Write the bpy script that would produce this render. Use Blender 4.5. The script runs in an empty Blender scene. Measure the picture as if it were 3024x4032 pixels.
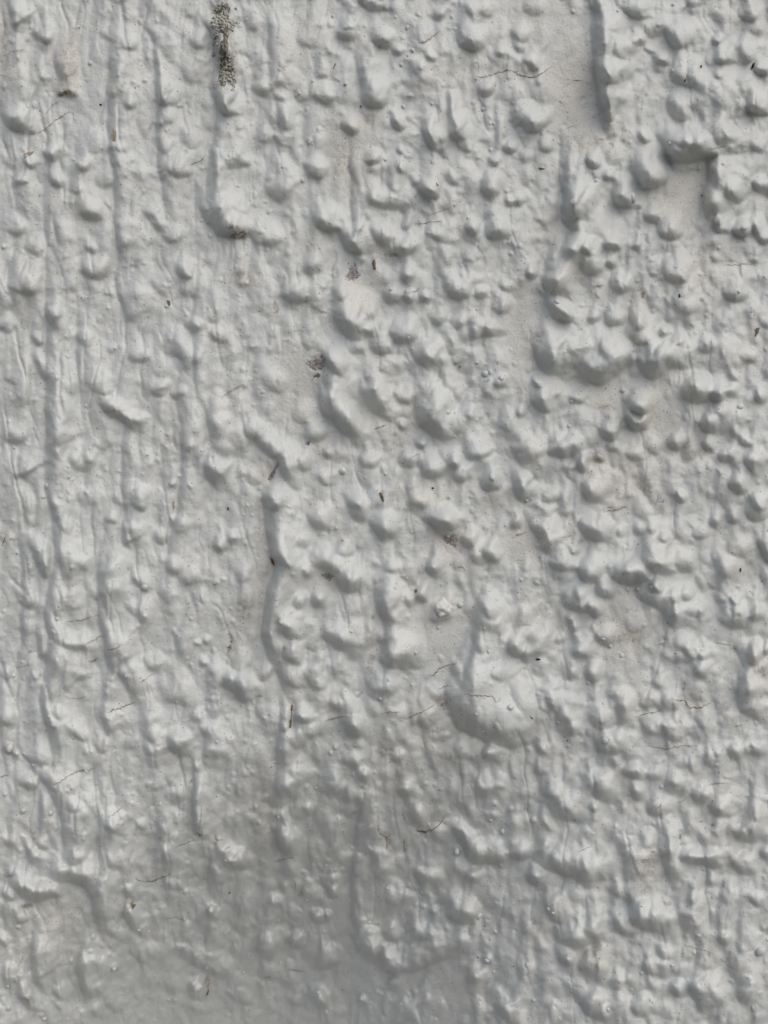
import bpy, bmesh, math, random
import numpy as np
from mathutils import Vector, Matrix

rng = np.random.default_rng(11)
random.seed(5)
SC = bpy.context.scene
COL = SC.collection

# ------------------------------------------------------------------ camera, sky, sun, exposure
MM = 1e-4                 # metres per photograph pixel (the frame is about 30 x 40 cm of wall)
W0, H0 = 3024.0, 4032.0
DIST = 0.40               # camera to wall
ZC = 1.30                 # height of the frame centre above the ground
cam = bpy.data.cameras.new('camera')
cam_o = bpy.data.objects.new('camera', cam); COL.objects.link(cam_o)
cam_o.location = (0, -DIST, ZC); cam_o.rotation_euler = (math.radians(90), 0, 0)
cam.sensor_fit = 'VERTICAL'; cam.sensor_height = 36.0
cam.lens = 36.0 * DIST / (H0 * MM)
cam.clip_start = 0.01; cam.clip_end = 500
SC.camera = cam_o

SUN_DIR = Vector((0.44, -0.60, 0.76)).normalized()      # towards the light
world = bpy.data.worlds.new('World'); SC.world = world; world.use_nodes = True
wn = world.node_tree.nodes; wl = world.node_tree.links
for n in list(wn): wn.remove(n)
sky = wn.new('ShaderNodeTexSky'); sky.sky_type = 'NISHITA'; sky.sun_disc = False
sky.sun_elevation = math.asin(SUN_DIR.z)
sky.sun_rotation = math.atan2(SUN_DIR.x, SUN_DIR.y)
sky.air_density = 1.0; sky.dust_density = 3.7; sky.ozone_density = 1.0
bg = wn.new('ShaderNodeBackground'); bg.inputs['Strength'].default_value = 0.068
wo = wn.new('ShaderNodeOutputWorld')
wl.new(sky.outputs[0], bg.inputs['Color']); wl.new(bg.outputs[0], wo.inputs['Surface'])
sun = bpy.data.lights.new('sun', 'SUN'); sun.energy = 2.0; sun.angle = math.radians(95); sun.color = (1.0, 0.978, 0.942)
sun_o = bpy.data.objects.new('sun', sun); COL.objects.link(sun_o)
sun_o.rotation_euler = SUN_DIR.to_track_quat('Z', 'Y').to_euler()
SC.view_settings.view_transform = 'Standard'; SC.view_settings.look = 'None'
SC.view_settings.gamma = 1.0; SC.view_settings.use_curve_mapping = False
SC.view_settings.exposure = 0.06

# ------------------------------------------------------------------ helpers
K = 1008.0 / 1659.0       # the lists below are in 1/1659ths of a 1008-pixel square; K turns them into photo pixels
def tp(tile, x, y): return tile[0]*1008.0 + x*K, tile[1]*1008.0 + y*K

_perm = rng.permutation(4096); _grad = rng.random(4096)*2*np.pi
_gx, _gy = np.cos(_grad), np.sin(_grad)
def perlin(x, y, seed=0):
    xi = np.floor(x).astype(np.int64); yi = np.floor(y).astype(np.int64)
    xf = x - xi; yf = y - yi
    u = xf*xf*xf*(xf*(xf*6-15)+10); v = yf*yf*yf*(yf*(yf*6-15)+10)
    def g(ix, iy, dx, dy):
        h = _perm[(_perm[(ix+seed*131) & 4095] + iy*7 + seed*17) & 4095]
        return _gx[h]*dx + _gy[h]*dy
    a = g(xi, yi, xf, yf); b = g(xi+1, yi, xf-1, yf); c = g(xi, yi+1, xf, yf-1); d = g(xi+1, yi+1, xf-1, yf-1)
    return (a + u*(b-a))*(1-v) + (c + u*(d-c))*v
def sstep(t):
    t = np.clip(t, 0, 1); return t*t*(3-2*t)

# ------------------------------------------------------------------ the relief, read off the photograph
# edges: "x,y x,y ...  w h L": a lump's shaded lower-left edge, w wide and h high, fading back over L
EDGES = {}
EDGES[0,0] = """55,0 65,60 80,150 100,175 25 18 120;235,180 255,240 285,310 35 30 60;150,130 210,110 40 15 80;30,700 80,800 180,840 60 55 250
270,470 280,540 20 18 60;370,360 380,520 25 15 90;390,590 440,640 490,650 30 20 120;690,180 695,290 25 15 80;790,300 860,330 50 25 100
940,170 990,250 1010,400 30 12 80;1020,480 1030,600 1060,660 1130,670 35 35 120;1240,270 1290,320 45 28 130;1330,130 1380,200 1390,300 1385,400 40 45 80
1390,550 1410,650 1450,730 1520,730 45 50 160;820,680 860,690 40 22 80;1010,810 1060,810 35 20 60;1030,900 1020,1000 40 18 80
300,990 340,1040 45 45 60;160,1030 200,1090 30 30 50;310,1140 370,1210 40 35 60;500,1040 510,1100 540,1105 35 28 60;110,1180 170,1190 35 22 60
700,960 730,980 35 18 60;770,960 800,990 35 18 60;1100,1080 1150,1130 1210,1150 80 40 130;1380,1000 1390,1200 1370,1280 22 16 80
1450,1030 1600,1080 70 35 150;1310,1280 1350,1370 1400,1460 1500,1510 1620,1510 60 55 250;1500,1310 1570,1400 50 22 80
460,1230 520,1240 50 18 100;550,1390 640,1410 55 35 100;550,1600 610,1610 45 30 70;60,1500 150,1510 50 25 100;370,1420 390,1600 45 14 100
760,1400 770,1650 45 14 100;950,1350 1000,1440 1050,1510 50 18 100;1060,1540 1160,1550 35 20 80;720,400 720,650 40 10 120;620,250 600,420 60 8 120
880,1100 900,1180 60 12 120;180,1620 260,1640 50 16 90;640,1180 700,1200 60 14 120;1180,880 1260,960 70 14 120;20,1000 40,1100 40 14 80"""
EDGES[1,0] = """100,120 110,400 120,560 150,620 60 25 150;150,650 170,800 200,890 50 22 100;120,910 210,970 25 18 100;690,0 740,40 810,70 80 35 120
600,60 650,80 40 15 90;560,210 620,260 60 35 140;770,230 800,300 850,290 60 40 100;900,330 940,360 40 25 60;660,380 700,520 740,640 60 25 160
700,620 760,670 820,690 70 38 180;400,640 480,650 60 30 130;1310,240 1400,320 1430,300 90 45 120;1380,20 1400,150 50 18 100;1560,350 1590,380 25 20 60
1180,60 1160,130 30 15 80;1100,370 1140,410 35 15 60;1460,590 1520,610 60 25 100;1240,570 1250,780 25 15 60;1280,700 1290,870 1350,875 65 40 80
1310,940 1390,980 30 18 100;1080,790 1120,880 1160,970 35 40 90;560,820 640,870 60 35 110;340,1070 350,1130 400,1170 50 35 120;900,820 960,830 60 20 80
920,980 940,1000 35 25 50;915,1060 920,1130 30 18 60;730,1040 770,1060 25 20 60;1090,1230 1110,1280 1180,1285 30 60 100
1470,1190 1490,1250 1540,1260 55 55 130;1510,1020 1545,1090 30 30 60;1630,950 1659,990 50 40 100;1630,1310 1659,1320 30 25 50
1380,1480 1430,1500 50 35 70;1510,1400 1530,1510 1650,1510 60 50 180;1250,1140 1280,1190 50 20 80;760,1250 800,1350 870,1340 60 30 120
390,1390 430,1470 490,1500 60 50 150;560,1440 590,1560 640,1610 720,1600 70 60 200;770,1480 790,1600 40 30 100;950,1450 1000,1470 50 25 100
960,1560 970,1640 40 30 80;870,1630 1000,1640 45 25 90;1150,1480 1160,1570 1280,1580 50 20 100;0,1560 130,1570 80 25 130;80,1180 200,1300 100 25 150
1020,1180 1040,1200 40 20 70;40,890 100,920 60 15 90;280,280 400,300 70 14 130;0,600 60,620 60 22 120;1050,400 1060,560 30 12 70;1440,40 1520,90 60 14 110"""
EDGES[2,0] = """530,0 540,150 560,330 570,480 570,560 580,700 620,790 80 70 170;590,510 670,540 40 50 100;610,760 650,770 40 45 120;740,50 800,100 880,100 70 45 120
780,280 850,260 50 25 90;1030,200 1060,330 70 45 200;930,390 1000,420 45 45 100;1040,500 1100,520 1180,560 70 40 200;1060,600 1060,720 1180,750 80 30 250
1300,280 1340,295 40 30 70;1340,390 1420,390 40 30 70;1420,370 1550,380 80 25 100;1570,450 1640,480 60 50 90;1540,710 1600,730 1659,720 60 55 150
190,950 240,970 45 30 70;20,1310 60,1310 45 25 70;60,825 150,830 240,780 55 45 120;340,1170 370,1260 380,1380 440,1380 480,1350 70 60 130
370,1480 360,1600 350,1659 50 40 120;490,1040 560,1060 50 40 90;600,1150 650,1170 45 40 60;680,1210 700,1280 800,1330 55 50 110
850,1230 930,1220 990,1160 60 60 200;870,1390 930,1450 55 40 120;960,1510 1090,1520 60 50 110;990,880 1030,960 1050,1060 60 60 120
1040,1010 1120,1010 1230,980 1380,960 90 95 190;1260,790 1330,860 1390,950 80 50 100;1290,1000 1300,1150 1270,1280 1290,1420 80 75 150
1390,1270 1500,1290 60 50 140;1330,1490 1380,1500 40 45 60;1310,1440 1340,1460 40 45 60;1450,1500 1530,1520 50 65 60;1570,930 1590,1000 50 25 80
1590,1200 1640,1210 60 35 80;1560,1430 1570,1520 40 30 60;610,1590 700,1600 50 30 90;780,1585 810,1595 40 30 60;460,1600 480,1650 40 40 100
90,390 150,460 50 25 80;30,210 70,270 60 20 90;840,900 880,900 40 25 50;1480,70 1560,140 70 25 120;700,430 720,520 30 18 60;690,280 700,400 40 22 90
1150,30 1230,20 60 20 100;1600,1540 1659,1560 60 30 90;90,60 180,90 80 14 150"""
EDGES[0,1] = """540,130 600,150 700,130 50 45 180;560,190 640,230 50 15 90;90,190 160,240 250,210 90 40 150;1160,80 1200,150 60 45 120;1200,240 1300,230 100 25 150
300,310 310,410 340,450 30 28 80;0,420 30,520 30 28 90;220,540 260,570 35 28 60;230,640 280,770 320,830 40 25 90;290,850 295,1050 320,1250 350,1290 35 26 150
780,200 800,320 830,450 50 20 150;500,500 540,590 50 20 100;840,650 900,690 960,680 50 30 120;700,600 730,620 40 18 60;1080,600 1180,640 1230,740 70 25 130
600,830 640,880 700,900 60 28 120;640,930 720,1010 830,1090 890,1120 40 30 100;740,960 830,1000 90 25 120;1010,850 1030,920 35 25 50;1120,900 1160,920 35 25 50
1390,500 1440,560 80 30 100;1340,1030 1370,1150 1350,1280 40 30 150;1340,1320 1345,1380 1380,1450 1440,1500 50 50 200;1600,1120 1659,1180 60 45 100
860,1580 880,1630 920,1659 35 40 90;1100,1470 1120,1500 25 22 40;460,1300 540,1420 60 25 200;560,1330 600,1330 30 20 50;40,1160 100,1220 150,1200 60 35 120
140,1250 140,1420 190,1460 35 25 120;100,1430 130,1445 30 20 60;20,1500 60,1490 35 15 60;740,1560 800,1640 40 18 80;1140,1050 1160,1200 1190,1300 60 18 120
330,1600 345,1659 30 18 70;420,180 470,240 50 15 90;1600,1440 1659,1480 50 20 100;30,780 90,800 60 18 100;1000,160 1060,280 40 14 100;430,850 500,880 60 14 120
530,740 520,830 50 10 100;1480,1160 1560,1240 60 14 100;780,1220 830,1260 50 16 80;1000,700 1040,780 60 14 90;590,1190 660,1270 50 14 80"""
EDGES[1,1] = """200,180 250,250 350,250 90 40 150;520,300 560,400 620,490 700,480 760,430 80 60 220;500,200 530,300 50 20 120;840,230 880,320 50 30 90
960,270 1000,290 45 50 60;1080,270 1110,280 40 40 50;950,130 1000,150 50 40 90;1240,190 1280,250 1350,270 70 50 130;900,500 940,540 1020,530 70 60 110
760,580 850,620 80 40 130;1040,580 1100,680 1160,720 90 45 160;1380,520 1460,500 1570,500 60 40 150;470,620 450,720 490,780 40 50 120
440,800 430,940 500,1040 600,1130 660,1190 70 75 160;680,830 740,900 800,980 860,1030 90 65 130;930,860 960,970 50 22 80;920,1090 940,1130 45 25 60
1060,880 1080,1000 1120,1090 1200,1140 1280,1120 80 70 200;1050,1210 1090,1230 40 40 50;1390,1320 1460,1290 1530,1240 50 35 100;940,1330 1000,1350 70 28 110
1100,1430 1200,1400 70 50 100;1260,1350 1300,1370 50 45 60;1290,1430 1390,1450 50 35 100;1480,1450 1500,1500 1540,1500 60 55 80
0,1150 80,1260 160,1330 180,1400 240,1470 40 36 150;340,1170 430,1180 60 30 120;440,1270 470,1300 35 35 60;290,1340 330,1370 60 28 90;410,1400 430,1490 40 22 80
700,1320 750,1370 70 25 120;50,1540 80,1620 110,1659 50 50 150;620,1600 650,1659 50 35 100;1010,1600 1090,1640 50 35 110;1380,1040 1420,1040 50 20 80
1560,820 1600,840 50 35 60;1600,210 1640,230 50 20 80;300,80 420,90 60 18 100;1140,400 1220,430 70 22 110;1280,440 1340,470 60 22 90;600,600 680,620 60 18 100
1430,250 1470,270 50 20 70;250,1030 330,1080 80 18 120;80,780 120,900 60 14 110;1550,340 1650,350 70 28 120"""
EDGES[2,1] = """230,90 240,180 320,230 60 65 180;230,250 260,340 300,380 400,410 70 55 110;100,120 150,140 45 45 90;460,60 520,100 580,90 70 50 130
620,50 660,60 45 30 70;650,210 760,220 60 30 120;1000,60 990,150 1030,190 70 40 250;1380,250 1450,270 1510,300 50 40 110;1060,310 1180,350 80 30 150
150,540 190,630 260,720 350,720 80 65 220;410,650 450,730 500,780 600,790 720,700 800,670 70 75 250;780,380 760,470 60 40 130;740,510 820,530 880,560 80 60 170
860,580 850,680 930,750 1010,700 1150,680 80 80 180;950,500 990,515 25 30 50;1060,570 1110,560 70 35 100;1140,870 1180,930 1230,940 90 60 120
1290,910 1360,920 60 55 100;1400,890 1450,900 55 45 90;1580,930 1630,940 40 40 100;745,960 755,1060 820,1110 885,1060 905,970 45 70 120;765,990 820,1010 885,1000 40 60 90;580,1120 620,1180 650,1170 50 55 100
1030,1190 1070,1250 55 45 100;1240,1100 1290,1130 70 40 120;1430,1150 1450,1160 40 25 60;1480,1190 1530,1220 50 25 70;1360,1280 1400,1330 50 40 90
240,1190 260,1260 370,1270 490,1230 55 50 150;130,880 200,960 290,970 80 50 150;150,800 190,860 60 30 90;40,1020 70,1040 60 25 90;20,1200 80,1280 120,1350 120 50 150
20,1400 60,1520 120,1540 80 60 110;480,1460 480,1570 510,1600 50 50 130;430,1340 460,1370 40 40 60;1410,1490 1450,1520 1500,1520 55 50 100
1540,1300 1560,1420 60 30 80;1560,1570 1600,1650 60 50 120;1080,1540 1085,1580 40 30 50;760,1290 850,1330 50 20 90;540,1330 590,1330 40 35 60
620,1240 680,1240 40 20 80;380,910 430,980 35 25 100;1500,640 1540,680 60 25 90;1420,780 1460,790 40 22 60;1220,600 1290,610 60 30 100;200,1560 260,1600 50 25 90
340,400 390,410 40 25 60;500,400 560,410 40 22 70;620,420 700,440 50 25 90;880,1240 930,1270 60 22 90;1250,1220 1300,1250 50 28 80"""
EDGES[0,2] = """205,190 240,300 280,400 330,390 40 40 110;340,200 390,310 430,450 45 22 90;345,15 365,45 30 18 60;400,60 430,150 35 20 70;700,20 725,80 30 25 50
800,40 800,180 820,215 30 32 90;1010,130 1030,220 35 30 90;720,240 700,340 660,400 655,520 700,650 35 32 130;590,530 640,560 40 25 100
870,390 890,500 920,510 40 35 70;890,520 900,740 40 20 90;830,600 850,700 40 18 60;1120,30 1110,150 30 20 90;1090,320 1110,420 35 40 120
1170,430 1270,470 50 20 100;400,480 390,640 30 14 100;100,500 160,590 240,610 50 15 120;230,760 260,900 300,960 35 22 70
310,760 330,850 320,960 285,1100 270,1250 310,1390 330,1500 340,1650 40 32 120;370,850 460,880 540,890 570,940 35 28 120
680,780 690,900 710,990 740,1050 40 36 130;660,1300 690,1400 700,1440 50 25 100;960,930 975,1050 35 32 70;1130,760 1160,940 50 14 80
420,1000 420,1120 460,1160 50 14 130;440,1050 590,1080 50 14 90;200,1020 190,1160 40 16 70;770,970 780,1050 840,1150 870,1220 40 22 110
1310,980 1330,1010 35 25 60;1320,820 1340,860 30 25 50;1260,850 1280,870 30 20 50;1500,940 1560,1040 50 25 100;1410,1070 1530,1140 1580,1190 1659,1170 70 45 130
1390,210 1430,240 40 32 60;1470,160 1510,210 40 25 70;1540,430 1600,450 40 20 80;470,1380 490,1470 515,1495 35 28 80;360,1290 380,1350 30 18 60
620,1450 640,1560 40 22 90;950,1440 1010,1490 1030,1600 50 16 110;1090,1440 1100,1520 1140,1580 40 42 120;1300,1370 1340,1470 1330,1600 50 30 120
1240,1320 1290,1370 40 20 70;180,1560 230,1620 280,1659 40 32 150;0,1320 60,1390 40 25 80;1040,1200 1240,1230 50 14 150;20,1060 70,1080 40 22 70
500,310 540,390 50 18 80;1040,520 1130,590 50 18 100;140,760 200,800 40 14 90;480,680 640,720 60 10 100;800,1480 840,1560 50 12 100;560,1560 640,1650 50 14 110"""
EDGES[1,2] = """95,20 120,100 100,270 125,340 95,500 60,680 60,800 100,890 35 62 200;350,30 380,90 450,110 50 40 150;640,20 700,40 70 45 130;770,60 790,140 870,160 60 50 130
1080,20 1150,70 1230,90 1330,70 60 55 140;1180,130 1300,150 60 30 100;1350,180 1400,210 70 40 100;1480,270 1500,300 1540,320 45 40 100;1400,260 1450,330 90 25 120
540,270 620,280 50 28 110;370,330 450,340 520,390 560,450 620,490 690,460 60 55 130;310,370 320,430 35 28 70;370,560 410,600 45 35 90;250,590 290,620 50 30 80
160,690 200,770 260,800 340,740 70 50 130;790,440 800,560 830,650 880,690 50 42 150;850,820 840,930 900,990 980,975 1050,970 70 65 170
460,690 460,800 520,850 620,900 60 45 200;1120,380 1150,400 1180,380 40 45 80;1040,560 1110,570 50 45 90;1150,690 1200,700 1260,690 40 30 80;970,600 1030,590 40 25 70
1480,520 1440,650 1410,780 70 34 220;1410,760 1350,960 1290,1130 1300,1290 1390,1390 1500,1445 1659,1475 1800,1430 1860,1350 105 80 400;1480,560 1470,700 40 25 90
200,900 220,1000 50 35 110;180,1020 230,1150 60 28 120;340,1040 400,1160 80 30 100;730,1050 790,1150 830,1180 90 30 180;740,1180 860,1200 60 20 120
490,1270 540,1280 45 30 90;260,1320 310,1370 350,1360 50 40 110;600,1390 620,1440 690,1430 35 45 90;1080,1330 1090,1400 60 28 150;230,1480 300,1520 90 28 150
320,1400 340,1480 50 20 90;590,1600 620,1659 60 28 120;900,1580 930,1620 50 25 60;1490,1520 1490,1600 1520,1610 40 45 70;30,1050 70,1080 60 20 100
1310,1550 1400,1580 70 25 110;1540,1040 1600,1100 60 20 100;140,1430 170,1600 60 28 110;130,250 180,370 50 20 90;290,180 310,240 50 18 90;840,370 900,400 50 22 90
900,1300 940,1340 50 14 100;1430,870 1480,900 60 16 90;480,1000 520,1040 80 14 130"""
EDGES[2,2] = """130,50 200,180 260,260 60 50 150;20,80 50,90 45 35 80;480,60 490,170 540,210 55 55 120;380,240 430,250 50 28 80;880,120 880,280 930,350 1010,380 1080,340 70 60 200
640,340 680,410 760,430 860,420 960,390 80 75 200;440,370 480,420 550,450 55 60 120;570,490 590,560 650,570 45 40 150;260,350 400,370 60 45 130
1290,60 1320,80 50 35 80;1400,40 1450,60 50 40 80;960,170 1000,190 40 28 60;1180,160 1260,170 40 22 70;1080,340 1160,370 80 40 110;360,560 420,620 470,640 90 55 130
490,640 560,660 45 40 90;370,690 400,700 40 28 60;390,745 410,755 40 28 60;840,530 930,580 1000,640 1010,740 70 50 150;900,490 950,520 50 40 80;1100,540 1150,560 50 40 80
1130,640 1230,660 70 30 100;1360,700 1400,740 1480,750 60 30 120;1440,640 1490,650 45 28 80;1560,680 1620,690 50 40 90;1430,560 1450,600 40 28 70;1640,180 1650,340 50 40 90
1530,30 1640,30 70 40 120;550,790 590,840 640,870 40 35 120;410,890 430,930 490,930 50 35 110;90,770 120,840 100,920 120,980 60 50 130;0,900 50,920 60 50 100
490,1040 510,1080 550,1080 50 45 110;240,1160 260,1260 300,1290 310,1390 70 40 150;550,1350 620,1390 90 35 150;630,1350 800,1330 70 20 130
560,1480 610,1540 690,1580 60 60 140;1480,1080 1490,1200 1530,1280 1600,1320 80 55 180;1200,1020 1250,1070 60 40 90;1220,920 1240,960 40 28 70
1530,940 1570,980 45 40 110;1010,950 1090,980 1150,960 70 25 120;870,1340 890,1450 60 30 90;1010,1360 1040,1490 80 40 100;990,1220 1050,1270 60 30 90
850,1240 940,1260 50 20 100;1410,1570 1460,1610 60 40 100;1520,1540 1640,1570 70 28 120;380,1430 450,1420 60 20 90;370,1060 400,1080 50 22 80
1330,350 1390,430 60 20 100;1440,210 1460,300 60 20 90;680,130 700,150 50 18 80;800,120 830,140 50 22 80;1640,880 1659,920 50 30 80;760,700 790,780 70 14 120;1130,900 1180,960 60 18 100
280,830 300,850 50 20 90;700,1230 780,1290 60 12 120"""
EDGES[0,3] = """200,0 260,60 320,120 350,200 390,290 420,480 440,560 40 36 130;270,140 265,300 260,420 25 18 70;240,480 290,520 30 30 60;150,90 150,150 230,140 35 30 90
570,240 630,340 640,430 650,560 640,850 35 30 150;680,340 770,460 40 32 80;340,700 480,720 590,800 620,940 650,1060 50 40 200;60,700 140,800 210,850 370,820 45 45 130
30,800 90,850 30 28 60;160,900 210,890 30 28 60;120,1000 190,980 30 28 60;430,600 550,590 60 25 100;150,500 200,600 250,640 40 22 90;215,1050 205,1230 220,1380 270,1420 35 32 120
530,1150 520,1300 530,1400 550,1530 35 38 150;130,1350 130,1480 180,1530 240,1560 40 30 90;40,1250 40,1400 40 22 70;370,1420 400,1520 30 25 60;590,1580 650,1640 35 25 80
570,1500 650,1470 25 18 60;720,1300 760,1300 25 25 30;700,1010 750,1080 770,1140 40 20 80;790,930 850,1000 900,1060 45 26 100;830,760 850,880 35 22 70
1250,100 1260,380 1300,440 40 32 60;1040,300 1030,500 970,660 50 18 100;1060,500 1070,640 40 14 70;1090,180 1150,230 60 18 90;890,360 920,390 40 22 60
1280,560 1380,600 1370,760 1420,820 60 22 150;1450,560 1480,620 1620,620 40 35 130;1350,930 1380,990 40 28 70;860,1170 930,1280 50 22 90;990,1180 1040,1250 60 16 100
1140,1190 1270,1270 1480,1350 1500,1400 60 25 130;1480,1450 1530,1510 1610,1540 45 32 100;690,1490 760,1600 50 26 100;1230,1540 1340,1600 50 20 90
1230,1420 1240,1490 1290,1510 30 22 90;460,280 520,260 40 18 70;0,1100 20,1150 40 20 60;20,460 80,520 40 16 90;700,650 800,640 40 10 80;1160,780 1200,790 40 18 60"""
EDGES[1,3] = """130,100 140,180 200,200 50 32 130;230,30 320,90 60 18 110;420,150 560,150 60 20 110;680,60 720,60 50 32 60;130,390 160,480 220,545 40 42 130
170,330 220,370 60 18 90;320,270 340,310 40 18 70;750,500 760,640 740,700 60 28 120;660,100 690,260 740,450 80 25 150;930,160 950,190 40 28 70;1000,320 1060,350 50 20 110
1350,470 1380,530 1450,590 1540,580 1659,560 55 50 140;1280,520 1290,560 30 28 50;1040,640 1070,720 1150,780 60 42 130;1380,720 1430,740 50 30 70;1060,800 1110,810 30 18 60
1140,920 1160,950 40 28 70;1250,950 1330,1010 1390,990 60 42 120;640,1020 660,1120 720,1220 790,1270 55 42 180;850,1050 860,1100 890,1135 35 35 80
820,1180 830,1270 900,1330 40 38 90;890,1280 960,1310 1180,1230 1300,1210 70 35 180;1030,1080 1080,1110 1150,1100 45 32 80;20,1180 50,1230 120,1200 40 38 100
220,1130 280,1170 40 30 70;445,960 460,990 30 20 50;375,990 420,1010 35 28 70;300,760 340,860 50 20 80;470,790 500,825 40 30 80;400,1280 460,1310 500,1270 45 25 130
360,1490 370,1530 480,1530 40 38 100;655,1510 700,1520 25 28 40;870,1380 880,1440 50 30 110;1590,1490 1610,1580 1659,1640 60 45 130;1400,1340 1430,1390 60 18 90
1480,1240 1500,1280 25 25 40;930,1560 1000,1640 60 22 90;1270,1130 1450,1150 120 25 150;1270,370 1330,450 1380,510 50 28 100;100,880 160,900 50 20 90;160,780 190,790 40 18 70
470,540 520,550 60 20 110;240,270 300,330 50 16 90;60,980 130,1000 70 14 110;1150,400 1210,480 60 16 90;980,760 1010,790 40 16 60;850,860 960,880 70 16 110;150,1360 250,1400 70 16 120
230,1510 270,1530 40 16 60;1200,840 1300,870 60 16 100;560,200 640,180 60 12 100;1110,1160 1200,1170 60 14 90"""
EDGES[2,3] = """0,560 60,560 110,600 50 40 100;180,590 240,630 400,680 540,700 640,680 60 55 180;110,690 120,750 150,770 35 42 90;240,280 400,310 500,330 70 35 150
490,70 560,150 640,190 90 40 130;750,60 840,70 50 45 110;770,190 840,200 40 35 110;900,50 950,60 50 25 80;910,260 1000,310 80 35 110;1180,170 1240,220 60 38 120
1310,280 1350,320 1400,310 45 45 130;1450,400 1520,440 1620,440 60 45 130;950,480 1000,620 1050,740 50 40 120;1090,500 1110,590 1180,600 1300,630 1430,590 50 50 120
1450,610 1530,690 50 40 80;740,520 760,680 780,760 70 38 150;790,800 790,930 830,1010 930,1030 1010,1040 60 65 170;700,960 710,1050 750,1100 60 38 100
640,790 780,850 90 38 100;1090,880 1110,1000 1130,1090 60 32 120;260,850 250,930 270,1010 50 35 70;310,1080 400,1130 540,1080 70 45 170;480,1060 550,1080 50 30 80
340,1240 360,1280 35 30 60;450,1250 490,1310 50 28 150;420,1480 480,1560 580,1600 660,1580 60 45 150;1030,1430 1080,1470 50 25 80;1150,1400 1220,1490 1260,1580 90 38 160
800,1500 810,1620 60 40 130;1350,1120 1380,1140 1410,1120 35 38 60;1500,1080 1460,1250 1510,1400 1540,1600 110 35 130;1550,850 1590,900 40 28 70;960,1180 1000,1240 50 28 80
870,1290 960,1350 80 35 110;1630,560 1659,590 50 30 90;190,120 300,200 80 20 120;520,260 560,275 40 20 60;1270,740 1320,760 50 20 70;380,820 420,870 60 16 90;1000,880 1030,870 30 18 60
60,1330 130,1400 80 14 120;640,1180 700,1200 60 14 100;1240,1290 1290,1310 40 16 70;1210,470 1260,490 40 22 70;1140,850 1180,880 40 14 70;700,1380 760,1400 50 14 90;1000,120 1060,160 60 18 90"""
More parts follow.
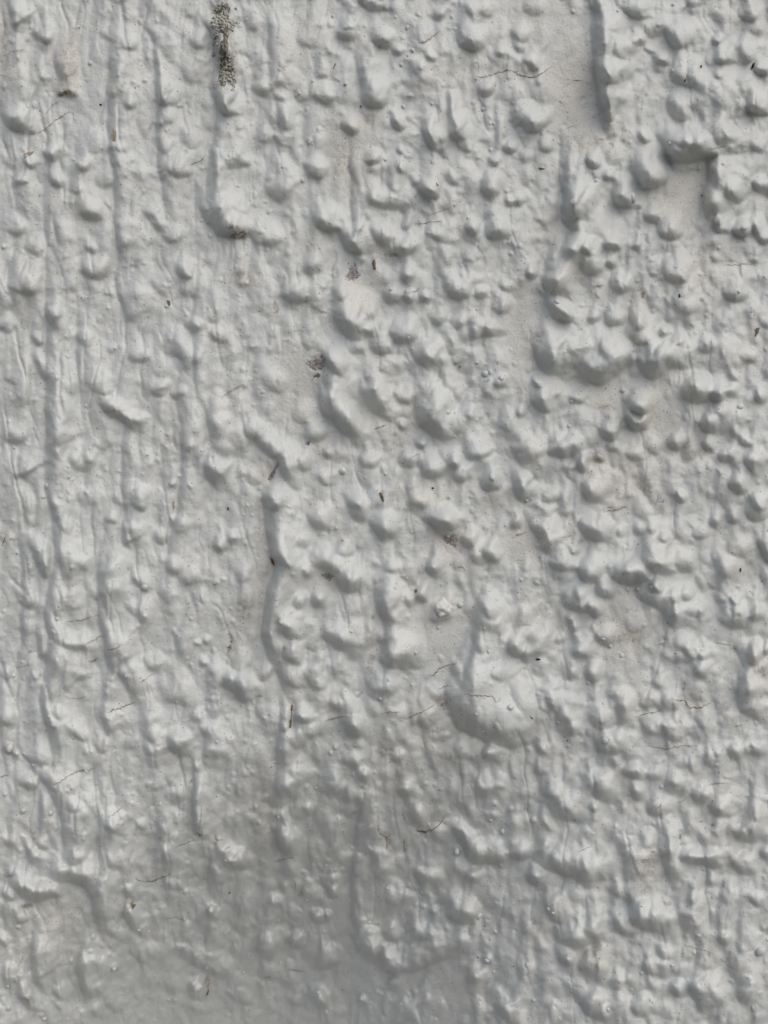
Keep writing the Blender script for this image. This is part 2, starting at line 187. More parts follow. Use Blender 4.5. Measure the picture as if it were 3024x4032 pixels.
# domes: x,y,rx,ry,h
DOMES = {
 (0,0): "300,250,30,30,20;130,560,110,130,22;370,970,60,45,16;1270,450,90,80,16;440,430,70,200,10;1480,250,60,240,20;1100,740,50,50,12;600,1350,70,50,14",
 (1,0): "760,1010,60,50,22;1140,1180,60,90,34;620,130,70,60,16;840,230,60,40,14;930,1280,90,80,18;625,1570,22,26,20;1160,830,60,90,16;1560,200,80,90,10",
 (2,0): "90,730,85,75,40;900,1080,110,150,34;1150,890,110,70,36;640,640,70,90,14;920,150,90,80,20;660,430,70,70,22;1380,600,240,160,34;1490,900,120,90,20;1470,1180,90,90,22;530,1600,80,60,20;720,1250,50,50,14",
 (0,1): "1265,440,55,50,24;905,1060,50,42,24;1050,840,38,35,18;1170,865,40,35,18;910,1540,55,50,26;60,250,80,90,20;600,60,130,70,16;60,1350,90,110,18;1140,510,60,60,14;590,1250,60,50,12",
 (1,1): "660,330,130,110,18;150,1550,80,90,24;880,700,110,60,16;1190,990,110,130,30;1530,1430,50,45,20;800,470,90,60,16;360,40,60,60,14;1250,540,110,90,14;800,760,100,60,12",
 (2,1): "350,560,160,140,30;590,610,170,150,34;940,600,70,120,34;985,480,45,40,24;840,930,85,90,55;640,1060,70,90,26;1230,830,70,80,30;1350,870,55,45,22;300,120,80,90,20;1110,130,100,130,18;1380,640,110,130,18;1390,1050,130,80,20;300,1200,70,70,18;1480,1450,70,90,22;560,1460,110,110,16;370,1370,40,40,16;460,1330,40,50,18",
 (0,2): "1430,190,50,45,22;1590,1100,70,60,24;1180,1490,85,90,24;65,1530,30,26,20;112,1560,26,24,20;540,280,110,110,8;480,600,110,130,8;310,290,60,80,10;1240,400,60,50,12;1520,150,40,40,14;1350,960,50,40,12;1050,980,60,60,10",
 (1,2): "840,110,60,60,20;610,420,70,60,22;260,700,100,70,16;950,880,110,100,30;250,910,55,70,20;640,1380,45,65,36;1510,1550,50,50,24;1150,340,40,45,22;1090,500,60,70,18;430,560,70,60,14;640,780,110,90,12;150,150,60,80,14;1230,40,90,50,16;420,1180,80,90,10;300,1340,60,60,16;1010,1500,60,60,10;1630,1215,310,230,36",
 (2,2): "780,370,110,70,22;500,390,70,70,20;450,520,60,60,18;540,610,60,50,16;620,530,60,50,18;970,260,110,110,16;1060,680,60,70,26;460,860,80,100,16;580,110,80,90,20;1050,540,60,50,18;920,470,60,50,20;1580,900,45,70,26;1480,690,60,60,16;730,1500,90,90,16;730,1220,90,80,14;1100,840,90,60,12;310,130,130,110,12;1400,350,110,110,14;1260,920,60,100,12;1580,1080,80,110,16;30,830,60,80,20;1250,1400,70,90,14",
 (0,3): "290,780,95,60,28;190,90,60,55,16;1540,560,85,60,22;1370,915,30,30,20;1290,940,30,50,14;1290,1420,70,70,22;690,930,60,50,10;1150,140,50,70,12;700,1130,80,50,10;370,660,50,40,14;1140,760,60,40,10;1180,1170,60,40,12;500,320,60,70,10;70,900,90,60,14;300,1220,70,80,10",
 (1,3): "215,80,70,80,18;195,440,55,85,28;80,1160,55,80,26;395,960,40,45,22;470,960,28,28,18;1300,540,26,26,18;500,750,60,70,20;970,140,50,50,16;1020,290,80,80,12;1430,540,60,50,16;540,400,110,90,10;1000,680,90,60,10;1340,930,100,90,16;1430,690,60,50,16;480,1200,80,80,16;220,620,60,60,10;740,1140,80,110,14;1130,150,90,60,8;1160,1530,70,60,10;420,1480,50,50,18;250,1090,60,40,14;600,590,90,50,12;1010,980,90,70,10;400,820,50,50,12;250,930,40,50,14;1430,320,80,60,12",
 (2,3): "150,690,38,65,30;450,480,140,130,22;810,30,80,40,18;810,130,50,50,20;1110,100,70,90,14;1330,170,90,100,18;880,620,110,150,14;870,920,110,90,14;300,870,45,80,18;500,960,100,90,14;370,1240,40,40,20;550,1250,100,100,16;1610,1190,32,28,16;1380,470,140,110,20;1200,850,110,150,18;1580,320,80,90,18;1440,860,110,150,10;590,1500,130,60,16;990,1440,70,60,14;1020,480,70,90,14;350,210,60,60,12;1070,1560,140,70,12;1330,1430,130,100,10;140,1060,90,110,12;1160,560,60,50,14"}
# smooth, cleaner patches: x,y,rx,ry (less texture there)
FLATS = {(2,0): "370,500,150,500;1120,1290,150,190;120,60,300,200", (1,2): "40,500,70,480;1180,850,230,230;1600,1180,230,260,.8", (1,1): "270,830,150,230;650,230,140,120", (0,3): "330,1050,190,260",
         (2,1): "950,1030,150,230;640,900,170,110;60,550,110,350", (2,2): "80,190,130,170;720,780,140,190", (1,0): "620,1010,150,250;250,330,150,200", (0,0): "600,420,120,250", (1,3): "560,1200,90,400;1250,1420,130,160"}
# cream weathering: x,y,rx,ry,strength
CREAM = {(0,0): "460,430,75,220,.9;20,200,40,320,.9;480,1350,150,120,.4;110,450,100,100,.4", (1,0): "600,1000,150,260,.9;720,770,130,80,.7;240,400,130,200,.5;380,1560,130,110,.6;850,1580,120,80,.5;1330,520,200,120,.5;1130,1180,90,120,.7",
 (2,0): "390,560,150,320,1.;1120,1280,170,220,.9;150,80,300,180,.5;650,900,170,120,.6;900,1080,100,130,.5;1500,90,200,120,.6;430,920,90,140,.7;230,1500,160,150,.5",
 (0,1): "200,60,80,160,.5;640,60,130,70,.4;1590,150,90,120,.6;130,400,60,120,.4;1500,1000,120,150,.3", (1,1): "260,830,150,260,.7;660,240,150,130,.8;870,1080,230,190,.6;1090,1540,190,110,.8;60,1420,90,90,.7;460,1260,160,90,.5;820,760,110,80,.5;1500,380,160,130,.4;1570,1580,110,80,.6",
 (2,1): "70,480,110,330,.8;350,130,150,120,.7;960,1040,130,230,.8;620,920,150,100,.8;750,1420,260,190,.9;1230,130,200,180,.6;800,400,110,170,.6;160,1270,110,90,.6;1080,860,170,100,.5;1560,560,110,130,.5;1190,1250,110,110,.6",
 (0,2): "1580,680,90,120,.7;1520,830,60,170,.6;40,110,60,110,.5;1230,330,130,100,.3;1400,280,110,80,.4", (1,2): "40,380,50,430,1.;1300,240,170,170,.9;1120,700,240,200,.5;1200,1370,220,180,.7;560,120,130,90,.4;470,420,90,80,.6;830,700,60,90,.6;760,850,60,170,.7;290,1180,110,110,.4;1050,440,90,100,.5;850,1520,140,100,.4",
 (2,2): "90,190,140,170,.9;700,790,150,200,.9;1600,1080,90,160,.8;1000,240,130,130,.5;570,60,90,70,.5;180,650,200,150,.4;760,1200,130,110,.5;1450,260,140,180,.4;1200,1250,130,50,.5;300,120,140,110,.3",
 (0,3): "330,1030,200,200,.7;190,100,70,60,.5;120,1200,90,170,.6;1360,1400,40,50,.8;250,820,120,90,.4", (1,3): "870,100,140,130,.5;1450,750,180,130,.4;1300,1430,190,170,.5;60,200,110,260,.5;1140,330,110,70,.5",
 (2,3): "880,640,110,190,.6;550,1210,130,130,.7;1330,180,180,140,.5;1580,330,110,100,.6;1380,480,170,130,.4;1200,900,150,150,.3;160,1060,130,160,.4;1350,1250,200,150,.4;600,1480,110,60,.4;250,900,120,150,.4"}
# brown soiling
SOIL = {(0,0): "455,400,62,180,.42;30,250,14,220,.4;420,610,40,35,1.;1550,1520,70,30,1.;1510,1470,40,15,.8;500,420,25,130,.35;740,880,18,40,.5;1430,90,80,90,.6;1460,380,70,200,.6", (1,0): "560,1040,90,120,.25;740,770,40,30,.4;875,1645,40,12,.9;1050,1460,20,20,.6",
 (2,0): "465,1040,22,12,.8;460,900,110,90,.25;700,500,20,30,.4;1300,830,60,50,.3", (0,1): "1590,150,60,70,.35;1430,550,70,60,.4;700,1010,90,14,.5;1110,1190,40,60,.3", (1,1): "125,350,18,50,.7;112,480,14,20,.6;128,830,14,18,.6;1318,715,26,20,.9;1130,1010,20,26,.6;1460,690,50,30,.3;820,1560,14,30,.8;375,1560,14,50,.5",
 (2,1): "540,1310,60,45,.6;610,980,80,26,.45;960,1590,40,50,.45;860,1480,50,40,.35;1210,1270,60,30,.4;1230,190,50,40,.3;670,1645,80,12,.5", (0,2): "1485,870,12,80,.9;1095,170,10,50,.7;85,170,30,14,.8;1590,680,40,26,.6;1590,600,60,50,.3;70,1530,50,50,.45;350,1640,40,20,.5;380,670,16,50,.4",
 (1,2): "750,1000,20,80,.6;1200,1240,40,30,.7;755,685,14,14,.6;1480,110,26,10,.7;475,115,14,20,.7;185,165,10,20,.6;185,880,16,30,.5;1230,1580,60,25,.5;850,1560,60,30,.5;1110,1440,20,60,.5;30,1190,20,10,.6;250,1480,40,60,.2;380,880,60,20,.4",
 (2,2): "740,820,90,40,.5;1105,1110,14,40,.7;1435,890,26,16,.7;1185,895,14,14,.6;1390,1260,26,40,.45;1565,495,8,16,.8;1640,1050,26,30,.6;60,720,60,16,.35;1100,1370,12,30,.6", (0,3): "1345,1400,20,50,.7;860,895,16,22,.9;1400,470,20,30,.6;190,1510,40,20,.6;215,440,20,90,.4;50,690,50,12,.6;180,900,40,14,.5;1040,470,14,14,.6",
 (1,3): "845,470,20,60,.6;800,360,12,60,.6;60,280,70,220,.15;75,1360,26,14,.8;290,820,14,20,.6;510,660,14,14,.6;960,540,10,20,.6;690,125,30,10,.6", (2,3): "870,610,60,22,.5;880,660,60,60,.3;550,500,10,40,.5;1100,450,12,26,.9;405,325,12,12,.8;1300,365,16,10,.7;1370,750,12,30,.7;540,1210,50,60,.35;130,1000,30,26,.4;1280,1210,22,16,.5;600,1365,8,8,.9;850,770,50,40,.35"}

# ------------------------------------------------------------------ height field
STEP = 4.4
PAD = 190.0
def axis(lo, hi, far_lo, far_hi):
    core = np.arange(lo-PAD, hi+PAD+STEP, STEP)
    def grow(start, end):
        out = []; p = start; s = STEP
        d = 1 if end > start else -1
        while (end-p)*d > 0:
            s *= 1.036; p += d*s; out.append(p)
        out[-1] = end
        return np.array(out)
    a = grow(core[0], far_lo)[::-1]; b = grow(core[-1], far_hi)
    return np.concatenate([a, core, b]), len(a), len(a)+len(core)
BOT = H0/2 + ZC/MM                                 # photo-pixel row of the ground
XS, X0, X1 = axis(0, W0, -12000.0, W0+12000.0)
YS, Y0, Y1 = axis(0, H0, -11000.0, BOT+600.0)
GX, GY = np.meshgrid(XS, YS)
HGT = np.zeros_like(GX)
# wandering coordinates keep the edges from reading as drawn ellipses
WX = GX + 12*perlin(GX/150, GY/150, 21) + 13*perlin(GX/70, GY/95, 1) + 4.5*perlin(GX/27, GY/34, 2)
WY = GY + 12*perlin(GX/150, GY/150, 22) + 15*perlin(GX/70, GY/70, 3) + 4.5*perlin(GX/27, GY/34, 4)

def window(x0, x1, y0, y1):
    i0, i1 = np.searchsorted(XS, [x0, x1]); j0, j1 = np.searchsorted(YS, [y0, y1])
    return slice(j0, j1), slice(i0, i1)
def curve(pts, n=5):
    p = np.array(pts, float)
    if len(p) == 2:
        t = np.linspace(0, 1, n)[:, None]
        nrm = np.array([-(p[1]-p[0])[1], (p[1]-p[0])[0]])
        return p[0]*(1-t) + p[1]*t
    q = np.vstack([2*p[0]-p[1], p, 2*p[-1]-p[-2]]); out = []
    for i in range(1, len(q)-2):
        for t in np.linspace(0, 1, n, endpoint=False):
            a, b, c, d = q[i-1], q[i], q[i+1], q[i+2]
            out.append(0.5*((2*b) + (c-a)*t + (2*a-5*b+4*c-d)*t*t + (3*b-a-3*c+d)*t**3))
    out.append(q[-2]); return np.array(out)
def edge(pts, w, h, L, groove=0.0, ragged=0.6):
    c = curve(pts)
    chord = c[-1]-c[0]; m = w+L+20
    nrm = np.array([-chord[1], chord[0]])
    flip = 1.0 if nrm[0]*0.55 - nrm[1]*0.83 > 0 else -1.0
    js, is_ = window(c[:,0].min()-m, c[:,0].max()+m, c[:,1].min()-m, c[:,1].max()+m)
    x = WX[js, is_]; y = WY[js, is_]
    if x.size == 0: return
    best = np.full(x.shape, 1e18); sgn = np.zeros_like(x); par = np.zeros_like(x); exc = np.zeros_like(x)
    seg = np.diff(c, axis=0); ln = np.hypot(seg[:,0], seg[:,1])+1e-9; cum = np.concatenate([[0], np.cumsum(ln)]); tot = cum[-1]
    for k in range(len(seg)):
        dx = x-c[k,0]; dy = y-c[k,1]; ux, uy = seg[k]/ln[k]
        al = dx*ux+dy*uy; cr = ux*dy-uy*dx
        ac = np.clip(al, 0, ln[k]); d2 = (dx-ac*ux)**2+(dy-ac*uy)**2
        better = d2 < best
        best = np.where(better, d2, best); sgn = np.where(better, np.sign(cr), sgn)
        par = np.where(better, (cum[k]+ac)/tot, par)
        e = 0
        if k == 0: e = np.maximum(-al, 0)
        if k == len(seg)-1: e = np.maximum(e, np.maximum(al-ln[k], 0))
        exc = np.where(better, e, exc)
    # average the signed distance over the near pieces so the inside of a bend stays round
    soft = 0.30*L+4.0; num = np.zeros_like(x); den = np.zeros_like(x); dmin = np.sqrt(best)
    for k in range(len(seg)):
        dx = x-c[k,0]; dy = y-c[k,1]; ux, uy = seg[k]/ln[k]
        al = dx*ux+dy*uy; cr = ux*dy-uy*dx
        ac = np.clip(al, 0, ln[k]); d = np.sqrt((dx-ac*ux)**2+(dy-ac*uy)**2)
        wk = np.exp(-(d-dmin)/soft*3)*ln[k]
        num += wk*np.clip(cr, -d, d); den += wk
    s = 0.25*dmin*sgn*flip + 0.75*num/(den+1e-9)*flip
    taper = (0.3+0.7*sstep(par/0.3))*(0.3+0.7*sstep((1-par)/0.3))
    taper = taper*(1+(ragged if L < 200 else 0.15)*perlin(x/85, y/85, 81))*np.exp(-(exc/(0.42*w+0.15*L))**2)
    # paint drapes over a lump: crisp at the foot, swollen and round at the top
    rise = 1-(1-np.clip((s+w*0.5)/(1.55*w+0.12*L), 0, 1))**2.7
    prof = 1.12*rise*(1-sstep((s-w*0.15-0.06*L)/(L*1.08))) - 0.10*np.exp(-((s+0.9*w)/(0.7*w))**2)
    HGT[js, is_] += h*taper*prof
    if groove: HGT[js, is_] -= groove*taper*np.exp(-np.abs((s+w*0.5)/5.5)**1.3)
def blob(pts, w, h, L):
    """a short shaded edge is the foot of one swollen lump: round below, drawn out upwards"""
    p = np.array(pts, float); a, b = p[0], p[-1]; ch = b-a; ln = np.hypot(*ch)+1e-6
    nrm = np.array([ch[1], -ch[0]])/ln
    if nrm[0]*0.55-nrm[1]*0.83 < 0: nrm = -nrm
    nrm = 0.6*nrm+np.array([0.0, -0.4]); nrm /= np.hypot(*nrm); tan = np.array([-nrm[1], nrm[0]])
    rx = 0.50*ln+0.42*w; lo = min(0.55*w+0.22*L, 1.1*rx+6); up = max(0.8*L, 1.5*rx)
    c = p.mean(0)+nrm*(lo-0.45*w); m = max(rx, up)*1.1+15
    js, is_ = window(c[0]-m, c[0]+m, c[1]-m, c[1]+m)
    dx = WX[js, is_]-c[0]; dy_ = WY[js, is_]-c[1]
    u = (dx*tan[0]+dy_*tan[1])/rx; v = dx*nrm[0]+dy_*nrm[1]
    vu = np.clip(v/up, 0, 1); d2 = (u/(1-0.3*vu))**2 + (np.minimum(v, 0)/lo)**2
    HGT[js, is_] += h*np.clip(1-d2, 0, 1)**0.72*(1-sstep(vu))
def dome(cx, cy, rx, ry, h):
    js, is_ = window(cx-rx*1.4-15, cx+rx*1.4+15, cy-ry*1.4-15, cy+ry*1.4+15)
    d2 = ((WX[js, is_]-cx)/rx)**2 + ((WY[js, is_]-cy)/ry)**2
    HGT[js, is_] += h*np.clip(1-d2/1.25, 0, 1)**0.85*1.05
def ell_mask(table, base=0.0):
    a = np.zeros_like(HGT)
    for t, s in table.items():
        for it in s.split(';'):
            v = [float(q) for q in it.split(',')]
            cx, cy = tp(t, v[0], v[1]); rx, ry = v[2]*K, v[3]*K; st = v[4] if len(v) > 4 else 1.0
            js, is_ = window(cx-2.2*rx, cx+2.2*rx, cy-2.2*ry, cy+2.2*ry)
            d2 = ((WX[js, is_]-cx)/rx)**2 + ((WY[js, is_]-cy)/ry)**2
            a[js, is_] = np.maximum(a[js, is_], st*np.exp(-d2*d2*0.7))
    return a
FLAT = ell_mask(FLATS)

for t, s in EDGES.items():
    for it in s.replace('\n', ';').split(';'):
        tok = it.split()
        pts = [tp(t, *map(float, q.split(','))) for q in tok if ',' in q]
        w, h, L = [float(q)*K for q in tok if ',' not in q]
        run = abs(pts[-1][1]-pts[0][1])
        vert = run > 85 and run > 2.2*abs(pts[-1][0]-pts[0][0])
        if t[0] == 0 and vert: edge(pts, 0.75*w, 2.2*h/(1+h/110), 1.7*L, 7.0)      # long dragged grooves with flat strips between
        elif np.hypot(pts[-1][0]-pts[0][0], pts[-1][1]-pts[0][1]) < 165*K and len(pts) < 4: blob(pts, w, (1.95 if t[0] else 1.45)*h/(1+h/150), L)
        else: edge(pts, w, 2.45*h/(1+h/85), L, 4.0, 0.25 if vert else 0.5)
# long drips and grooves that run down past several lumps (in 1/1659ths of the frame's width)
RUNS = '''100,440 106,700 101,1000 120,1110 24 22 130;245,0 238,250 251,400 262,640 24 20 140;340,100 347,330 362,460 24 22 110;462,120 472,250 453,400 472,500 26 26 130
385,820 397,1000 372,1180 366,1250 22 22 120;232,1140 214,1300 236,1420 226,1520 22 26 130;105,870 111,1060 121,1200 104,1350 112,1600 22 24 120;276,900 268,1050 300,1220 24 16 110
600,990 577,1100 592,1230 572,1350 590,1430 632,1510 24 36 140;822,1240 838,1400 830,1490 24 26 130;1042,1290 1012,1450 984,1530 26 26 150;782,1760 760,1950 792,2050 24 24 140
610,1510 598,1650 590,1760 24 20 130;420,1640 424,1820 22 16 100;430,560 420,760 440,900 22 16 110;170,640 176,830 190,950 20 16 110;40,1100 52,1300 44,1500 20 16 100
1238,290 1226,400 1222,470 1243,505 1196,560 1186,690 46 44 150;1290,0 1296,130 1300,230 40 30 110;760,300 765,450 770,560 24 20 120;1330,10 1336,190 22 16 110;700,760 712,860 735,930 24 22 130;945,210 960,330 24 16 110'''
for it in RUNS.replace('\n', ';').split(';'):
    tok = it.split(); q = W0/1659.0
    pts = [tuple(float(c)*q for c in p.split(',')) for p in tok if ',' in p]
    w, h, L = [float(p) for p in tok if ',' not in p]
    edge(pts, w, h, L, 10.0, 0.2)
for t, s in DOMES.items():
    for it in s.split(';'):
        x, y, rx, ry, h = map(float, it.split(','))
        dome(*tp(t, x, y), rx*K, ry*K, h*K*(1.7 if t[0] else 1.3))
# the same kind of lumps go on past the frame
for _ in range(900):
    x = rng.uniform(-2600, W0+2600); y = rng.uniform(-2600, H0+2600)
    if -90 < x < W0+90 and -90 < y < H0+90: continue
    a = rng.normal(0.5, 0.5); ln = rng.uniform(30, 150)
    pts = [(x, y), (x+ln*.5*math.cos(a+.3), y+ln*.5*math.sin(a+.3)), (x+ln*math.cos(a), y+ln*math.sin(a))]
    edge(pts, rng.uniform(25, 55), rng.uniform(10, 40), rng.uniform(50, 120))
# knots and short runs of thick paint between the lumps
left = lambda x: np.clip(1-x/1300.0, 0, 1)
def drip(x, y, r, ln, h):
    """a run of paint: thin at the top, swelling to a rounded bead at its foot"""
    js, is_ = window(x-r*1.6-12, x+r*1.6+12, y-ln-12, y+r*1.5+12)
    dx = WX[js, is_]-x; dy_ = WY[js, is_]-y
    up = np.clip(-dy_/ln, 0, 1); rad = r*(1-0.55*up)
    d2 = (dx/rad)**2 + (np.maximum(dy_, 0)/r)**2
    HGT[js, is_] += h*(1-sstep(up))*np.clip(1-d2, 0, 1)**0.7
for q_ in range(4100):
    x = rng.uniform(-300, W0+300); y = rng.uniform(-300, H0+300)
    if q_ >= 1900: x = rng.uniform(500, W0+200); y = rng.uniform(2750, H0+150)       # the foot of the wall is thick with small runs
    j, i = np.searchsorted(YS, y), np.searchsorted(XS, x)
    if q_ < 2700 and rng.random() < 0.9*FLAT[j, i]: continue
    lx = float(left(x))
    if rng.random() < 0.75*lx: continue
    if q_ >= 2700: x = rng.uniform(900, W0+200); y = rng.uniform(-150, 3200)
    r = rng.uniform(7, 17) if rng.random() < 0.72 else rng.uniform(17, 38)
    if q_ >= 2700: r = rng.uniform(7, 20)
    if q_ >= 1900 and rng.random() < 0.9*FLAT[min(np.searchsorted(YS, y), len(YS)-1), min(np.searchsorted(XS, x), len(XS)-1)]: continue
    hh = r*rng.uniform(.16, .58)*(1-.5*lx)
    if rng.random() < 0.35: dome(x, y, r*rng.uniform(.75, 1.2), r*rng.uniform(.85, 1.4), hh)
    else: drip(x, y, r, r*rng.uniform(2, 6)*(1+lx), hh)
for _ in range(4200):                               # and the same texture beyond the frame
    x = rng.uniform(-1700, W0+1700); y = rng.uniform(-1700, H0+1700)
    if -150 < x < W0+150 and -150 < y < H0+150: continue
    r = rng.uniform(12, 46); hh = r*rng.uniform(.2, .55)
    if rng.random() < 0.4: dome(x, y, r, r*rng.uniform(.85, 1.4), hh)
    else: drip(x, y, r, r*rng.uniform(2, 5), hh)
def blur(a, sg):
    r = int(3*sg)+1; k = np.exp(-0.5*(np.arange(-r, r+1)/sg)**2); k /= k.sum()
    p = np.pad(a, ((r, r), (0, 0)), 'edge'); a = sum(k[i]*p[i:i+a.shape[0]] for i in range(2*r+1))
    p = np.pad(a, ((0, 0), (r, r)), 'edge'); return sum(k[i]*p[:, i:i+a.shape[1]] for i in range(2*r+1))
HGT = 0.8*blur(HGT, 1.0) + 0.2*blur(HGT, 2.8)         # many coats of paint round everything off
for _ in range(5200):                               # grit under the paint, and a few pinholes
    x = rng.uniform(-100, W0+100); y = rng.uniform(-100, H0+100)
    if perlin(np.array([x/260]), np.array([y/330]), 61)[0] < -0.12: continue
    if rng.random() < 0.9*FLAT[np.searchsorted(YS, y), np.searchsorted(XS, x)]: continue
    r = 4.5+6.5*rng.random()**2.2; up = rng.random() < 0.82
    dome(x, y, r, r*rng.uniform(.9, 1.5), r*rng.uniform(.25, .6) if up else -r*rng.uniform(.25, .5))
# trowel-dragged texture: long in the vertical, finer and more streaked towards the left
calm = 1-0.75*FLAT
lf = left(GX)
right = np.clip((GX-500)/1500.0, 0, 1)
RX = WX + 38*perlin(GX/210, GY/240, 24)
runs = lambda sx, sy: 1.1*(np.sqrt(perlin(RX/sx, WY/sy, 8)**2+0.010)-0.10)*(0.65+0.9*np.clip(perlin(GX/170, GY/260, 25)+.3, 0, 1))
bil = lambda sx, sy, sd: 1.1*(np.sqrt(perlin(WX/sx, WY/sy, sd)**2+0.012)-0.11)       # swollen cells with creases between them
HGT += calm*((9+7*right)*perlin(WX/110, WY/170, 5) + (16+28*right)*bil(100, 145, 6) + (3+6*right)*bil(50, 70, 7))
HGT += (0.6+lf)*(0.4+0.6*calm)*(27.0*runs(92, 430) + 5.0*bil(44, 210, 9))
def crease(sx, sy, sd, wd):                        # wandering, broken vertical grooves
    return np.exp(-(perlin(RX/sx, WY/sy, sd)/wd)**2)*sstep((perlin(WX/120, WY/330, sd+40)+0.12)/0.25)
HGT -= lf**0.6*(8.0*crease(120, 520, 51, .045) + 4.0*crease(80, 360, 52, .05)) + 4.0*(1-lf)*calm*crease(130, 520, 53, .03)
HGT += calm*3.2*perlin(GX/31, GY/37, 14) + (0.9+0.5*lf)*perlin(GX/15, GY/17, 10)
HGT += 22*perlin(GX/620, GY/700, 12)

# added hollow: the wall tilts down at the lower centre to imitate a soft shadow
slope = 1.08*np.exp(-(((GX-960+0.40*(GY-3650))/660)**2 + ((GY-3720)/560)**2)**1.1) \
      + 0.30*np.exp(-((GX-1650)/650)**2 - ((GY-3160)/300)**2) + 0.10*np.exp(-((GX-900)/600)**2 - ((GY-4250)/500)**2)
foot = np.exp(-(((GX-1000)/900)**2 + ((GY-3750)/650)**2)**1.3)
HGT += foot*(5.0*perlin(WX/24, WY/33, 71) + 13*bil(62, 120, 72) + 7*perlin(WX/50, WY/60, 73))
HGT *= 0.98*(1+0.75*foot)
low = np.clip((GY-2600)/900, 0, 1)*lf
HGT += low*(3.2*perlin(WX/22, WY/30, 74) + 5.0*perlin(WX/40, WY/48, 75))
dy = np.gradient(YS)[:, None]
SHADE_HOLLOW = -np.cumsum(slope*dy, axis=0)*(1-sstep((GY-4330)/2600.0))   # the added shading hollow closes again lower down
HGT += SHADE_HOLLOW
HGT -= HGT[Y0+120:Y1-120, X0+60:X1-60].mean()*1.0
HGT *= np.clip((12500-np.abs(GX-W0/2))/3000, 0, 1)

CHIPS = [((1,1),630,110,36,62,0),((1,1),395,695,52,52,0),((1,1),335,1215,18,13,0),((1,1),112,1405,14,66,24),((1,2),1268,182,46,38,-20),((1,2),466,418,36,26,0),((1,1),395,775,26,9,-25)]
for t, x, y, rx, ry, a in CHIPS:
    cx, cy = tp(t, x, y); rx *= K; ry *= K; a = math.radians(a)
    js, is_ = window(cx-80, cx+80, cy-80, cy+80)
    dx = WX[js, is_]-cx + 6*perlin(GX[js, is_]/9, GY[js, is_]/9, 31); dy_ = WY[js, is_]-cy + 6*perlin(GX[js, is_]/9, GY[js, is_]/9, 32)
    u = (dx*math.cos(a)+dy_*math.sin(a))/rx; v = (-dx*math.sin(a)+dy_*math.cos(a))/ry
    HGT[js, is_] -= 4.5*sstep((1.05-np.sqrt(u*u+v*v))/0.25)

def h_at(px, py):
    i = int(np.clip(np.searchsorted(XS, px)-1, 0, len(XS)-2)); j = int(np.clip(np.searchsorted(YS, py)-1, 0, len(YS)-2))
    u = (px-XS[i])/(XS[i+1]-XS[i]); v = (py-YS[j])/(YS[j+1]-YS[j])
    return (HGT[j,i]*(1-u)+HGT[j,i+1]*u)*(1-v) + (HGT[j+1,i]*(1-u)+HGT[j+1,i+1]*u)*v
def P(px, py, lift=0.0):
    """point of the wall face seen at a photo pixel, lifted off it by `lift` pixels"""
    h = (h_at(px, py)+lift)*MM
    k = (DIST-h)/DIST
    return Vector(((px-W0/2)*MM*k, -h, ZC-(py-H0/2)*MM*k))
def N(px, py, d=5.0):
    a = P(px+d, py)-P(px-d, py); b = P(px, py-d)-P(px, py+d)
    return a.cross(b).normalized()

# ------------------------------------------------------------------ materials
def new_mat(name):
    m = bpy.data.materials.new(name); m.use_nodes = True
    nt = m.node_tree
    for n in list(nt.nodes): nt.nodes.remove(n)
    out = nt.nodes.new('ShaderNodeOutputMaterial'); b = nt.nodes.new('ShaderNodeBsdfPrincipled')
    nt.links.new(b.outputs[0], out.inputs['Surface'])
    return m, nt, b
def mixc(nt, fac, a, b):
    n = nt.nodes.new('ShaderNodeMix'); n.data_type = 'RGBA'
    for k, v in ((0, fac), (6, a), (7, b)):
        if isinstance(v, (int, float)): n.inputs[k].default_value = v
        elif isinstance(v, tuple): n.inputs[k].default_value = (*v, 1)
        else: nt.links.new(v, n.inputs[k])
    return n.outputs[2]
def math_n(nt, op, a, b=None, clamp=False):
    n = nt.nodes.new('ShaderNodeMath'); n.operation = op; n.use_clamp = clamp
    for k, v in ((0, a), (1, b)):
        if v is None: continue
        if isinstance(v, (int, float)): n.inputs[k].default_value = v
        else: nt.links.new(v, n.inputs[k])
    return n.outputs[0]
def noise(nt, vec, scale, detail=3, rough=0.55):
    n = nt.nodes.new('ShaderNodeTexNoise'); n.inputs['Scale'].default_value = scale
    n.inputs['Detail'].default_value = detail; n.inputs['Roughness'].default_value = rough
    nt.links.new(vec, n.inputs['Vector']); return n.outputs['Fac']
def ramp(nt, v, lo, hi):
    n = nt.nodes.new('ShaderNodeMapRange'); n.inputs[1].default_value = lo; n.inputs[2].default_value = hi
    nt.links.new(v, n.inputs[0]); return n.outputs[0]

PAINT = (0.60, 0.60, 0.585)
mat_paint, nt, bs = new_mat('white_masonry_paint')
geo = nt.nodes.new('ShaderNodeNewGeometry'); pos = geo.outputs['Position']
def attr(nm):
    n = nt.nodes.new('ShaderNodeAttribute'); n.attribute_name = nm; return n.outputs['Fac']
cream, soil = attr('cream'), attr('soil')
n1 = noise(nt, pos, 90, 4); n2 = noise(nt, pos, 700, 4, .65); n3 = noise(nt, pos, 2600, 3, .6)
col = mixc(nt, ramp(nt, n1, .35, .7), (0.562, 0.588, 0.590), (0.612, 0.628, 0.616))
creamf = math_n(nt, 'MULTIPLY', cream, ramp(nt, n2, .2, .6))
col = mixc(nt, math_n(nt, 'MULTIPLY', creamf, .6), col, (0.635, 0.612, 0.560))
